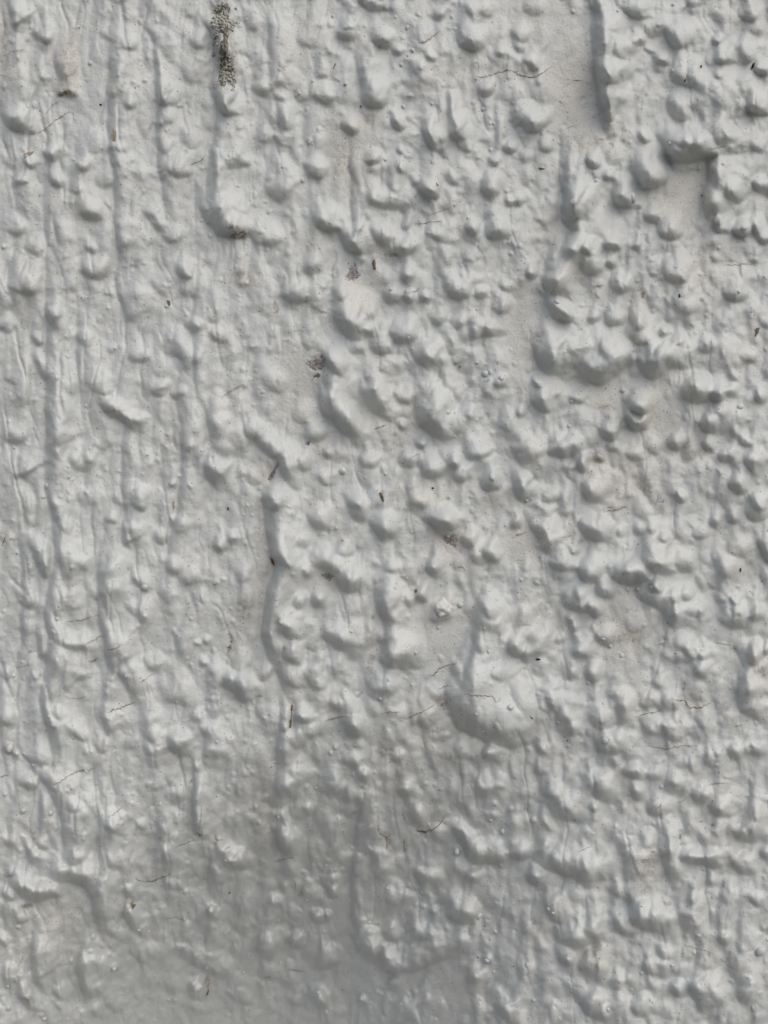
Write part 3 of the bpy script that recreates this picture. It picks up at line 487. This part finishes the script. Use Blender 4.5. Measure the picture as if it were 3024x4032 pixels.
# grime settles as fine freckles, thickest on the weathered patches
frk = ramp(nt, n3, .58, .66)
frk_amt = math_n(nt, 'ADD', math_n(nt, 'MULTIPLY', cream, .6), math_n(nt, 'MULTIPLY', ramp(nt, n1, .40, .66), .26))
col = mixc(nt, math_n(nt, 'MULTIPLY', frk, frk_amt, True), col, (0.30, 0.255, 0.20))
soilf = math_n(nt, 'MULTIPLY', soil, ramp(nt, n2, .36, .60), True)
col = mixc(nt, soilf, col, (0.17, 0.125, 0.075))
def specks(scale, r, colr, keep_lo, keep_hi, amt):
    global col
    v = nt.nodes.new('ShaderNodeTexVoronoi'); v.inputs['Scale'].default_value = scale
    nt.links.new(pos, v.inputs['Vector'])
    sep = nt.nodes.new('ShaderNodeSeparateColor'); nt.links.new(v.outputs['Color'], sep.inputs[0])
    rad = math_n(nt, 'MULTIPLY', sep.outputs[1], r)
    dot = math_n(nt, 'LESS_THAN', v.outputs['Distance'], rad)
    keep = math_n(nt, 'GREATER_THAN', math_n(nt, 'ADD', sep.outputs[0], math_n(nt, 'MULTIPLY', cream, .10)), keep_lo)
    col = mixc(nt, math_n(nt, 'MULTIPLY', math_n(nt, 'MULTIPLY', dot, keep), amt), col, colr)
specks(360, .14, (0.06, 0.055, 0.05), .945, 1, .8)
specks(800, .25, (0.15, 0.12, 0.09), .82, 1, .75)
specks(1500, .28, (0.18, 0.145, 0.10), .86, 1, .65)
nt.links.new(col, bs.inputs['Base Color'])
bs.inputs['Roughness'].default_value = 0.31
bs.inputs['Specular IOR Level'].default_value = 0.42
bmp = nt.nodes.new('ShaderNodeBump'); bmp.inputs['Strength'].default_value = 0.62; bmp.inputs['Distance'].default_value = 0.0004
hb = math_n(nt, 'ADD', noise(nt, pos, 1100, 4, .7), math_n(nt, 'MULTIPLY', noise(nt, pos, 330, 3), .8))
nt.links.new(hb, bmp.inputs['Height']); nt.links.new(bmp.outputs[0], bs.inputs['Normal'])

def simple_mat(name, c1, c2, scale, rough=.8, bump=.0004):
    m, nt, b = new_mat(name)
    g = nt.nodes.new('ShaderNodeNewGeometry'); n = noise(nt, g.outputs['Position'], scale, 4, .65)
    nt.links.new(mixc(nt, ramp(nt, n, .38, .62), c1, c2), b.inputs['Base Color'])
    b.inputs['Roughness'].default_value = rough
    bm = nt.nodes.new('ShaderNodeBump'); bm.inputs['Distance'].default_value = bump; bm.inputs['Strength'].default_value = .8
    nt.links.new(n, bm.inputs['Height']); nt.links.new(bm.outputs[0], b.inputs['Normal'])
    return m
mat_chip = simple_mat('bare_render_pinkish', (0.20, 0.16, 0.165), (0.60, 0.56, 0.56), 2300)
mat_crack = simple_mat('crack_dirt', (0.15, 0.105, 0.07), (0.42, 0.36, 0.29), 700)
mat_grit = simple_mat('lichen_grit_pale', (0.27, 0.26, 0.22), (0.60, 0.60, 0.56), 1200)
mat_dark = simple_mat('lichen_film_dark', (0.05, 0.044, 0.034), (0.30, 0.285, 0.24), 1100)
mat_black = simple_mat('black_debris', (0.015, 0.014, 0.013), (0.05, 0.045, 0.04), 2000)
mat_brown = simple_mat('brown_debris', (0.12, 0.085, 0.05), (0.22, 0.165, 0.11), 1500)
mat_red = simple_mat('rusty_debris', (0.13, 0.045, 0.025), (0.24, 0.10, 0.05), 1500)
mat_beige = simple_mat('beige_debris', (0.33, 0.27, 0.20), (0.42, 0.36, 0.29), 1500)
mat_lump = simple_mat('rough_painted_mortar', (0.62, 0.62, 0.60), (0.72, 0.71, 0.69), 800, .6, .0006)
mat_ground = simple_mat('pavement_asphalt', (0.095, 0.088, 0.078), (0.16, 0.15, 0.135), 6, .9, .002)

# ------------------------------------------------------------------ build
def link(o, parent=None):
    COL.objects.link(o)
    if parent: o.parent = parent
    return o
def mesh_obj(name, verts, faces, mat, parent=None, smooth=True):
    me = bpy.data.meshes.new(name); me.from_pydata([tuple(v) for v in verts], [], faces); me.update()
    me.materials.append(mat)
    if smooth: me.polygons.foreach_set('use_smooth', [True]*len(me.polygons))
    return link(bpy.data.objects.new(name, me), parent)
def tag(o, label=None, cat=None, group=None, kind=None):
    if label: o['label'] = label
    if cat: o['category'] = cat
    if group: o['group'] = group
    if kind: o['kind'] = kind
    return o

# ground the wall stands on
S = 60.0
g = mesh_obj('pavement', [(-S,-S,0),(S,-S,0),(S,S,0),(-S,S,0)], [(0,1,2,3)], mat_ground, smooth=False)
tag(g, kind='structure')

# wall face with its sides and back
ny, nx = HGT.shape
hm = HGT*MM; kk = (DIST-hm)/DIST
wgt = np.clip(1-np.maximum(np.abs(GX-W0/2)-W0/2, np.abs(GY-H0/2)-H0/2)/2500.0, 0, 1); kk = 1+(kk-1)*wgt
VX = (GX-W0/2)*MM*kk; VY = -hm; VZ = ZC-(GY-H0/2)*MM*kk
front = np.stack([VX.ravel(), VY.ravel(), VZ.ravel()], 1)
idx = np.arange(ny*nx).reshape(ny, nx)
ring = np.concatenate([idx[0,:], idx[1:,-1], idx[-1,-2::-1], idx[-2:0:-1,0]])
back = front[ring].copy(); back[:,1] = 0.24
nv = len(front)
allv = np.vstack([front, back])
q = np.stack([idx[:-1,:-1], idx[1:,:-1], idx[1:,1:], idx[:-1,1:]], -1).reshape(-1, 4)
nr = len(ring); r2 = np.roll(np.arange(nr), -1)
sk = np.stack([ring, ring[r2], nv+r2, nv+np.arange(nr)], 1)
quads = np.vstack([q, sk]).astype(np.int32)
me = bpy.data.meshes.new('rendered_wall')
nbk = nr
me.vertices.add(len(allv)); me.vertices.foreach_set('co', allv.astype(np.float32).ravel())
me.loops.add(len(quads)*4 + nbk)
me.loops.foreach_set('vertex_index', np.concatenate([quads.ravel(), (nv+np.arange(nr))]).astype(np.int32))
me.polygons.add(len(quads)+1)
me.polygons.foreach_set('loop_start', np.concatenate([np.arange(len(quads))*4, [len(quads)*4]]).astype(np.int32))
me.update(calc_edges=True)
sm = np.ones(len(me.polygons), bool); sm[len(q):] = False
me.polygons.foreach_set('use_smooth', sm)
for nm, tab in (('cream', CREAM), ('soil', SOIL)):
    a = me.attributes.new(nm, 'FLOAT', 'POINT')
    a.data.foreach_set('value', np.concatenate([ell_mask(tab).ravel(), np.zeros(nr)]).astype(np.float32))
me.materials.append(mat_paint); me.validate()
wall = link(bpy.data.objects.new('rendered_wall', me))
tag(wall, 'rough lumpy rendered wall thickly painted off-white, with hairline cracks', 'wall')

# painted-over grains standing proud of the coat
BEADS = {(0,0): "585,408,14;300,250,20;1480,800,8;1545,1205,9", (1,0): "498,105,10;980,178,13;1015,325,13;985,360,8;940,420,10;580,543,10;368,525,10;283,607,10;955,690,14;1140,672,9;345,925,8;367,935,7;300,1168,13;512,1152,7;840,1035,9;1288,1328,10;1375,1412,10;480,1443,8;1470,708,13;1540,800,10;1430,510,9",
 (2,0): "685,70,10;1045,30,11;1040,458,10;545,1170,11;785,1280,24;400,1310,22;1330,1425,20;1505,1475,24;1020,930,13;1370,1060,10", (0,1): "1080,325,10;558,970,9;447,1432,9;290,855,8;957,1287,8;1110,1475,12;300,1490,14;280,1560,14;745,598,10;90,1240,9",
 (1,1): "988,532,12;1013,598,9;1433,345,10;1485,760,18;1432,690,12;1272,935,9;1247,1010,14;1288,1170,9;840,1412,12;1255,1562,10;707,1437,7;1590,790,18;1530,1430,20;875,215,15;975,230,15", (2,1): "985,485,28;385,945,10;370,1100,10;1200,1072,9;1480,975,20;455,1210,12;400,1155,8;290,295,16;1470,230,10;720,870,15;95,1585,12;800,885,10",
 (0,2): "195,895,12;935,490,18;315,1325,10;350,1380,17;90,1060,12;1405,1490,10;1145,1232,8;815,1065,8;370,690,9;585,1065,8;280,130,8;400,135,8;185,330,8;65,1530,22;110,1560,19;215,1640,10;260,1050,9",
 (1,2): "158,715,13;618,772,13;902,493,9;520,102,9;1010,130,7;1560,567,10;1480,755,8;1508,905,10;805,1208,13;858,1088,11;1010,1120,9;1427,1312,9;1470,1422,9;520,1520,20;485,1560,15;640,1515,8;120,1620,9;158,1530,8;942,1350,8;1245,157,10;978,430,8;1035,910,12;1325,600,18;1180,750,10;565,180,9;1650,1265,20",
 (2,2): "60,438,12;375,70,8;750,500,16;815,500,14;590,825,12;635,870,13;560,800,10;710,930,12;495,1105,12;590,1240,8;300,1365,8;605,1480,20;1230,893,8;1235,1160,8;905,490,12",
 (0,3): "330,290,16;150,280,14;35,170,14;740,1300,17;1090,1500,9;1000,1345,9;1580,1325,12;1340,1297,9;1370,915,22;55,1555,17;120,1030,14;50,1415,9;285,1625,14;860,165,14;965,1060,8;1195,980,8;1460,600,10;465,130,9;900,1050,13",
 (1,3): "390,130,8;1300,540,20;1120,365,9;1595,412,14;1520,340,13;1450,960,19;735,1000,13;780,1005,8;927,1270,9;95,1265,9;158,1262,11;217,1352,8;685,1490,20;455,1580,17;1495,1250,20;1540,1320,10;1455,1495,12;1550,1060,15;145,990,11;330,855,11;455,630,9;515,660,8;850,780,10;1075,805,12;940,1530,9;405,1450,18;145,320,9",
 (2,3): "140,335,19;755,168,9;970,122,12;235,915,17;265,940,12;840,1330,13;625,1565,13;100,1275,15;1655,1110,9;1180,1195,13;1037,1277,9;140,1505,13;895,1500,9;775,1435,8;1610,1190,28"}
protos = []
for k in range(6):
    bm = bmesh.new(); bmesh.ops.create_icosphere(bm, subdivisions=2, radius=1.0)
    r_ = np.random.default_rng(40+k); ax = r_.normal(size=(4, 3))
    for v in bm.verts:
        n_ = np.array(v.co)
        v.co *= 1+0.13*sum(math.sin(2.2*float(n_@a)+k) for a in ax)/2
        v.co.z *= 0.8
    m_ = bpy.data.meshes.new('grain'); bm.to_mesh(m_); bm.free(); m_.materials.append(mat_paint)
    m_.polygons.foreach_set('use_smooth', [True]*len(m_.polygons)); protos.append(m_)
def place(o, px, py, lift, sx, sy, sz, spin=0.0):
    n = N(px, py, 8.0); z = n; x = Vector((0,0,1)).cross(z)
    x = x.normalized() if x.length > 1e-6 else Vector((1,0,0)); y = z.cross(x)
    R = Matrix((x, y, z)).transposed()
    R = R @ Matrix.Rotation(spin, 3, 'Z') @ Matrix.Diagonal((sx*MM, sy*MM, sz*MM))
    o.matrix_world = Matrix.Translation(P(px, py, lift)) @ R.to_4x4()
for t, s in BEADS.items():
    for it in s.split(';'):
        x, y, r = map(float, it.split(',')); px, py = tp(t, x, y); r *= K*1.05
        o = link(bpy.data.objects.new('grain', random.choice(protos)))
        place(o, px, py, r*.12, r*random.uniform(.9, 1.1), r*random.uniform(.95, 1.25), r*random.uniform(.75, 1.0), random.uniform(-.5, .5))
        mw = o.matrix_world.copy(); o.parent = wall; o.matrix_world = mw

# rough mortar nibs
def nib(tile, x, y, r, seed, label=None):
    px, py = tp(tile, x, y); rs = np.random.default_rng(seed)
    bm = bmesh.new(); bmesh.ops.create_icosphere(bm, subdivisions=4, radius=1.0)
    c = rs.normal(size=(46, 3)); c /= np.linalg.norm(c, axis=1)[:, None]; hh = rs.uniform(-.12, .26, 46)
    for v in bm.verts:
        n_ = np.array(v.co.normalized()); d = 1-c@n_
        v.co *= 0.92+float((hh*np.exp(-d/0.035)).sum()); v.co.z *= .85
    m_ = bpy.data.meshes.new('mortar_nib'); bm.to_mesh(m_); bm.free(); m_.materials.append(mat_lump)
    m_.polygons.foreach_set('use_smooth', [True]*len(m_.polygons))
    o = link(bpy.data.objects.new('mortar_nib', m_)); r *= K
    place(o, px, py, r*.25, r, r*.95, r)
    mw = o.matrix_world.copy(); o.parent = wall; o.matrix_world = mw
    if label: o['label'] = label
nib((1,2), 1212, 622, 60, 3, 'rough crumbly mortar nib, largest on the wall')
nib((1,1), 560, 1393, 22, 4); nib((0,3), 1280, 1420, 34, 5)

# cracks
def ribbon(pts, w, lift=1.3, jag=.35, step=5.0):
    c = curve(pts, 8); seg = np.hypot(*np.diff(c, axis=0).T); cum = np.concatenate([[0], np.cumsum(seg)])
    n = max(4, int(cum[-1]/step)); s = np.linspace(0, cum[-1], n)
    x = np.interp(s, cum, c[:,0]); y = np.interp(s, cum, c[:,1])
    x = x + rng.normal(0, 1.3, n); y = y + rng.normal(0, 2.0, n)
    tx = np.gradient(x); ty = np.gradient(y); l = np.hypot(tx, ty)+1e-9
    V = []; F = []
    for i in range(n):
        e = min(1, .25+4*min(i, n-1-i)/n)
        ww = w*.5*e*max(.25, 1+rng.normal(0, jag))
        ox, oy = -ty[i]/l[i]*ww, tx[i]/l[i]*ww
        V += [P(x[i]+ox, y[i]+oy, lift), P(x[i], y[i], lift+.4), P(x[i]-ox, y[i]-oy, lift)]
        if i: F += [(3*i-3, 3*i, 3*i+1, 3*i-2), (3*i-2, 3*i+1, 3*i+2, 3*i-1)]
    return V, F
CRACKS = {(0,0): "235,865 300,830 360,780 430,735 470,725 6;290,740 340,690 390,650 4;1225,1070 1290,1045 1340,1005 5;50,340 100,328 155,325 4;465,720 490,790 4;190,870 235,865 5", (1,0): "1050,255 1060,280 1130,250 1190,200 5;1430,500 1500,495 1580,465 1659,455 8;1410,415 1440,410 1445,460 5;1050,1460 1130,1440 1210,1435 5;1090,1400 1180,1375 1260,1345 4;920,1100 935,1030 4",
 (2,0): "0,455 50,485 110,500 170,490 220,460 255,430 8;390,520 460,518 6;350,835 400,815 4;1270,965 1330,960 1390,940 4", (0,1): "1435,920 1480,885 1540,850 1580,830 5", (1,1): "355,815 375,790 420,780 8;765,1120 800,1110 840,1090 9;1000,1310 1040,1290 1070,1280 5;980,240 1030,228 1070,205 5;1470,812 1520,803 5",
 (2,1): "520,205 600,185 5;600,1650 680,1645 745,1620 8;940,1550 960,1600 1000,1570 5;150,1385 200,1375 4;540,1000 650,960 5;1370,60 1450,55 1560,50 5;1620,135 1659,150 5", (0,2): "430,712 500,705 580,685 660,668 6;530,870 600,835 690,790 5;690,895 750,885 800,855 7;565,972 600,968 640,945 6;695,1300 780,1270 870,1235 9;900,1115 960,1070 1010,1040 4;440,1210 560,1200 4;100,1005 190,995 4;0,240 40,150 6;1365,465 1425,470 6",
 (1,2): "1110,1060 1150,1055 1200,1010 1300,975 8;1350,1180 1430,1188 1530,1195 1555,1230 1590,1200 7;805,1310 860,1300 930,1300 5;960,1350 1040,1310 1160,1250 7;440,1358 500,1340 560,1325 610,1330 7;1180,1150 1230,1130 1290,1125 4;1300,355 1340,360 1360,378 7", (2,2): "1030,1215 1090,1222 1120,1220 1150,1265 1220,1265 1290,1235 9;800,1328 880,1305 970,1290 7;860,1515 950,1525 1010,1535 1110,1515 1210,1515 6;1440,1390 1500,1380 5;950,860 1000,850 6;30,315 70,310 6;320,165 400,155 4;0,165 50,150 100,125 5;60,735 130,732 5;1310,845 1380,855 1440,868 5",
 (0,3): "345,110 390,90 440,55 500,25 620,0 8;870,715 960,735 1040,715 1110,685 8;1140,520 1190,490 1260,470 6;1390,430 1410,465 1445,462 8;1450,540 1495,505 6;1270,420 1295,440 1310,430 10;0,60 60,45 6;690,325 760,280 800,245 5;1230,100 1240,80 1250,90 7;1075,980 1140,970 1190,985 5;1310,240 1290,400 5", (1,3): "790,380 810,430 845,450 850,520 9;845,450 875,435 7;945,290 965,340 6;960,460 960,550 5;205,1305 250,1315 300,1315 7;120,610 200,590 260,575 5;250,730 260,800 5",
 (2,3): "1265,110 1330,100 1390,100 5;1100,1130 1160,1160 1250,1185 1290,1195 5;1350,1235 1400,1275 1440,1310 4;1060,230 1150,190 4;935,270 970,235 9;1215,660 1260,668 6;420,545 520,505 4;1205,350 1245,345 5;900,540 930,542 9;850,600 890,595 7"}
for t, s in CRACKS.items():
    for it in s.split(';'):
        tok = it.split(); w = float(tok[-1])*K*.68
        V, F = ribbon([tp(t, *map(float, q_.split(','))) for q_ in tok[:-1]], w)
        mesh_obj('crack', V, F, mat_crack, wall, False)

# bare patches where the paint has come away: a gritty bed below the coat
def patch_mesh(cx, cy, rx, ry, ang, lift, seed, n=44, m=9, rough=1.5, wob=.42):
    rs = np.random.default_rng(seed); ph = rs.uniform(0, 6.28, 8)
    V = [P(cx, cy, lift)]; F = []
    ca, sa = math.cos(math.radians(ang)), math.sin(math.radians(ang))
    for j in range(1, m+1):
        for i in range(n):
            a = 2*math.pi*i/n
            r = j/m*(1+wob*(.45*math.sin(2*a+ph[0])+.4*math.sin(3*a+ph[1])+.35*math.sin(5*a+ph[2])+.3*math.sin(9*a+ph[3])+.25*math.sin(14*a+ph[4])))
            u, v = rx*r*math.cos(a), ry*r*math.sin(a)
            V.append(P(cx+u*ca-v*sa, cy+u*sa+v*ca, lift+(abs(rs.normal(0, rough)) if j < m else -.5)))
    for i in range(n): F.append((0, 1+(i+1)%n, 1+i))
    for j in range(m-1):
        for i in range(n):
            a, b = 1+j*n+i, 1+j*n+(i+1)%n
            F.append((a, b, b+n, a+n))
    return V, F
for k, (t, x, y, rx, ry, a) in enumerate(CHIPS):
    cx, cy = tp(t, x, y)
    V, F = patch_mesh(cx, cy, rx*K*.92, ry*K*.92, a, 1.1, 60+k)
    mesh_obj('bare_patch', V, F, mat_chip, wall, False)

# lichen crust at the top
lich = bpy.data.objects.new('lichen_crust', None); link(lich)
lich.location = P(*tp((0,0), 1460, 300))
tag(lich, 'tall ragged streak of crusty grey and white lichen, high on the wall', 'lichen')
def child(o):
    mw = o.matrix_world.copy(); o.parent = lich; o.matrix_parent_inverse = Matrix.Translation(-lich.location); return o
for k, (x, y, rx, ry, a) in enumerate([(1445, 85, 40, 66, -8), (1455, 300, 22, 100, 4), (1463, 450, 48, 95, -8), (1440,180,44,34,0)]):
    V, F = patch_mesh(*tp((0,0), x, y), rx*K, ry*K, a, 1.4, 90+k, rough=1.6, wob=.4)
    child(mesh_obj('crust_bed', V, F, mat_dark, None, False))
ico = bmesh.new(); bmesh.ops.create_icosphere(ico, subdivisions=1, radius=1.0)
iv = [v.co.copy() for v in ico.verts]; ifc = [tuple(v.index for v in f.verts) for f in ico.faces]; ico.free()
V = []; F = []
for x, y, sx, sy, n in [(1440,100,38,55,85),(1400,160,26,30,44),(1395,250,12,60,34),(1500,165,26,30,40),(1465,420,30,60,50),(1470,490,38,50,56),(1512,530,12,40,24),(1388,345,12,12,12)]:
    for _ in range(n):
        px, py = tp((0,0), x+random.gauss(0, .62)*sx, y+random.gauss(0, .62)*sy)
        r = random.uniform(2.4, 6.5); c = P(px, py, r*.5); b = len(V)
        for q_ in iv: V.append(c + q_*(r*MM*random.uniform(.8, 1.2)))
        F += [tuple(b+i for i in f) for f in ifc]
gr = child(mesh_obj('granules', V, F, mat_grit, None)); gr['kind'] = 'stuff'

# things stuck to the paint
def sliver(name, label, cat, tile, x, y, length, width, ang, mat, bend=0.0, group=None, lift=2.0):
    px, py = tp(tile, x, y); L = length*K; w = width*K
    o0 = P(px, py); n = N(px, py, 8); a = math.radians(ang)
    along = Vector((math.cos(a), 0, -math.sin(a))); along = (along-n*along.dot(n)).normalized(); side = n.cross(along)
    m, k = 9, 6; V = []; F = []
    for i in range(m):
        t = i/(m-1)*2-1
        rad = w*.5*math.sqrt(max(0.03, 1-abs(t)**2.2))*(1+.22*math.sin(3.1*t+px))
        c = along*(t*L*.5) + side*(bend*L*(t*t-.4)) + n*(w*.28+lift*.4+.10*w*math.sin(4*t))
        for j in range(k):
            b = 2*math.pi*j/k
            V.append((c + side*(rad*math.cos(b)) + n*(rad*.62*math.sin(b)))*MM)
        if i:
            for j in range(k):
                F.append(((i-1)*k+j, (i-1)*k+(j+1)%k, i*k+(j+1)%k, i*k+j))
    F.append(tuple(range(k))[::-1]); F.append(tuple(range((m-1)*k, m*k)))
    o = mesh_obj(name, V, F, mat); o.location = o0
    return tag(o, label, cat, group)
def flake(name, label, cat, tile, pts, mat, group=None):
    """a thin torn flake: outline in tile units, lying on the paint with a slight curl"""
    pp = [tp(tile, x, y) for x, y in pts]; cx = sum(p[0] for p in pp)/len(pp); cy = sum(p[1] for p in pp)/len(pp)
    o0 = P(cx, cy); n = N(cx, cy, 8)
    ring_ = []
    for i in range(len(pp)):
        a, b = pp[i], pp[(i+1) % len(pp)]
        for t in (0, .33, .66):
            ring_.append((a[0]+(b[0]-a[0])*t+random.uniform(-1.2, 1.2), a[1]+(b[1]-a[1])*t+random.uniform(-1.2, 1.2)))
    k = len(ring_); V = []
    for lift, s in ((1.2, 1.0), (3.2, .9)):
        for x, y in ring_:
            V.append(P(cx+(x-cx)*s, cy+(y-cy)*s, lift+random.uniform(0, 1.0))-o0)
    V.append(P(cx, cy, 3.8)-o0)
    F = [(i, (i+1) % k, k+(i+1) % k, k+i) for i in range(k)] + [(k+i, k+(i+1) % k, 2*k) for i in range(k)]
    F = [f[::-1] for f in F]
    o = mesh_obj(name, V, F, mat, None, False); o.location = o0
    return tag(o, label, cat, group)
BL, BR = 'dark specks of grit stuck to the paint', 'plant scraps stuck to the paint'
sliver('grit_sliver', 'thin straight black sliver standing nearly upright, top middle of the wall', 'debris', (1,0), 509, 430, 42, 6, 112, mat_black, .03, BL)
sliver('grit_sliver', 'short black sliver lying on the round drip-shaped lump', 'debris', (1,0), 1172, 1197, 26, 8, 75, mat_black, .05, BL)
sliver('grit_or_pit', 'tiny black fleck above the cream patch, left of the drip lump', 'debris', (1,0), 681, 690, 16, 8, 80, mat_black, 0, BL)
sliver('grit_sliver', 'black rod lying level on the smooth lump right of centre', 'debris', (2,2), 171, 955, 34, 13, 8, mat_black, .03, BL)
sliver('grit_or_pit', 'plump black oval bit near the right edge of the wall', 'debris', (2,2), 1478, 374, 26, 14, 95, mat_black, 0, BL)
sliver('grit_or_pit', 'black pinhead speck on the pale coat left of the lichen', 'debris', (0,0), 651, 679, 17, 12, 10, mat_black, 0, BL)
sliver('grit_or_pit', 'small black speck at the upper left, above the brown-stained streak', 'debris', (0,0), 513, 181, 11, 7, 60, mat_black, 0, BL)
sliver('grit_or_pit', 'bluish black speck beside the broad smooth lump at top right', 'debris', (2,0), 1223, 431, 20, 12, 130, mat_black, 0, BL)
sliver('grit_or_pit', 'black speck at the foot of the speckled flat, upper right', 'debris', (2,0), 1233, 1267, 16, 9, 20, mat_black, 0, BL)
sliver('grit_sliver', 'short upright black sliver in the hollow left of the broad top-right lump', 'debris', (2,0), 1120, 520, 22, 10, 95, mat_black, 0, BL)
sliver('grit_sliver', 'dark twig-like sliver at the end of two pale scratches, top right', 'debris', (2,0), 1565, 428, 46, 17, -35, mat_black, .03, BL)
sliver('grit_or_pit', 'dark oval speck below the lone beige shred, left of the curled ridge', 'debris', (0,1), 1480, 1635, 20, 12, 85, mat_black, 0, BL)
sliver('grit_sliver', 'upright dark speck in the shaded lower left of the wall', 'debris', (0,3), 1487, 806, 20, 10, 92, mat_black, 0, BL)
sliver('grit_sliver', 'fine slanting black splinter below the black rod', 'debris', (2,2), 126, 1331, 36, 5, 42, mat_black, 0, BL)
sliver('grit_or_pit', 'dark brown drop-shaped speck high on the right-hand lumps', 'debris', (2,1), 1086, 258, 24, 13, 80, mat_black, 0, BL)
sliver('grit_sliver', 'tiny upright black speck near the foot of the wall, centre', 'debris', (1,3), 562, 1437, 16, 6, 90, mat_black, 0, BL)
sliver('grit_or_pit', 'black blob standing for a dark pit in the pale freckled patch below the long crumbling lump', 'debris', (1,1), 1145, 1505, 16, 12, 30, mat_black, 0, BL)  # black lump stands for the dark inside of a pit
coc = bpy.data.objects.new('insect_case', None); link(coc); coc.location = P(*tp((1,2), 225, 1320))
tag(coc, 'brown insect case of two segments joined by a thread, below the long ridge', 'insect case')
for nm, x, y, l, w, a in (('upper_segment', 232, 1268, 46, 13, 98), ('lower_segment', 220, 1370, 58, 19, 102), ('thread', 230, 1318, 60, 6, 92)):
    o = sliver(nm, None, None, (1,2), x, y, l, w, a, mat_brown); o.parent = coc; o.location = o.location-coc.location
sliver('leaf_scrap', 'rust-red scrap wedged in the groove of the long vertical ridge', 'debris', (1,2), 112, 318, 58, 20, 72, mat_red, .1, BR)
sliver('seed_husk', 'brown upright seed husk right of the upper pinkish bare patch', 'debris', (1,1), 767, 58, 68, 22, 82, mat_brown, .03, BR)
flake('leaf_scrap', 'brown pointed scrap in a fan of pale scratches, centre of the wall', 'debris', (1,1), [(795,1535),(812,1530),(826,1560),(830,1588),(820,1590),(812,1570)], mat_brown, BR)
flake('leaf_scrap', 'tan wedge-shaped scrap hanging above a small white grain, left side', 'debris', (0,1), [(1078,285),(1100,290),(1104,318),(1096,324)], mat_brown, BR)
flake('leaf_scrap', 'slim beige shred tapering downwards, left of the curled ridge', 'debris', (0,1), [(1118,1590),(1134,1590),(1130,1620),(1126,1650),(1122,1620)], mat_beige, BR)
flake('leaf_scrap', 'beige curved flake capping a small knob at the upper left', 'debris', (0,0), [(152,1000),(180,985),(222,978),(212,994),(175,1010),(158,1030)], mat_beige, BR)
flake('leaf_scrap', 'upright tan flake in the groove right of the branching cracks, upper left', 'debris', (0,0), [(735,830),(752,850),(755,880),(742,915),(730,905),(728,870)], mat_beige, BR)
flake('leaf_scrap', 'brown pointed scrap at the right edge, upper half', 'debris', (2,1), [(1578,470),(1608,462),(1600,490),(1585,520),(1572,522),(1580,495)], mat_brown, BR)
flake('leaf_scrap', 'pale beige drop-shaped scrap above the twin right-hand lumps', 'debris', (2,1), [(840,236),(868,234),(862,252),(852,268),(845,252)], mat_beige, BR)
sliver('leaf_scrap', 'brown crescent scrap at the left of the upper right-hand hollow', 'debris', (2,0), 193, 1092, 46, 9, 8, mat_brown, .12, BR)
flake('leaf_scrap', 'small brown triangular scrap in the lower left streaks', 'debris', (0,3), [(850,885),(884,882),(866,905),(858,920)], mat_brown, BR)
sliver('leaf_scrap', 'brown upright splinter on the flaky white knob, bottom left', 'debris', (0,3), 1344, 1455, 60, 13, 88, mat_brown, 0, BR)
flake('leaf_scrap', 'small brown drop-shaped scrap left of the crumbly mortar nib', 'debris', (1,2), [(1028,500),(1044,500),(1042,518),(1034,528),(1028,516)], mat_brown, BR)
thr = bpy.data.objects.new('curled_fibre', None); link(thr); thr.location = P(*tp((1,3), 1110, 390))
tag(thr, 'curled brown fibre with a thick end, lower middle of the wall', 'fibre')
V, F = ribbon([tp((1,3), *p) for p in ((1035,400),(1070,410),(1120,405),(1170,385),(1205,345),(1220,310))], 4.2*K, 2.5, .1)
o = mesh_obj('strand', [v-thr.location for v in V], F, mat_brown, thr)
o = sliver('thick_end', None, None, (1,3), 1080, 409, 74, 14, 2, mat_brown, .03); o.parent = thr; o.location = o.location-thr.location
print('verts', len(allv), 'faces', len(me.polygons))
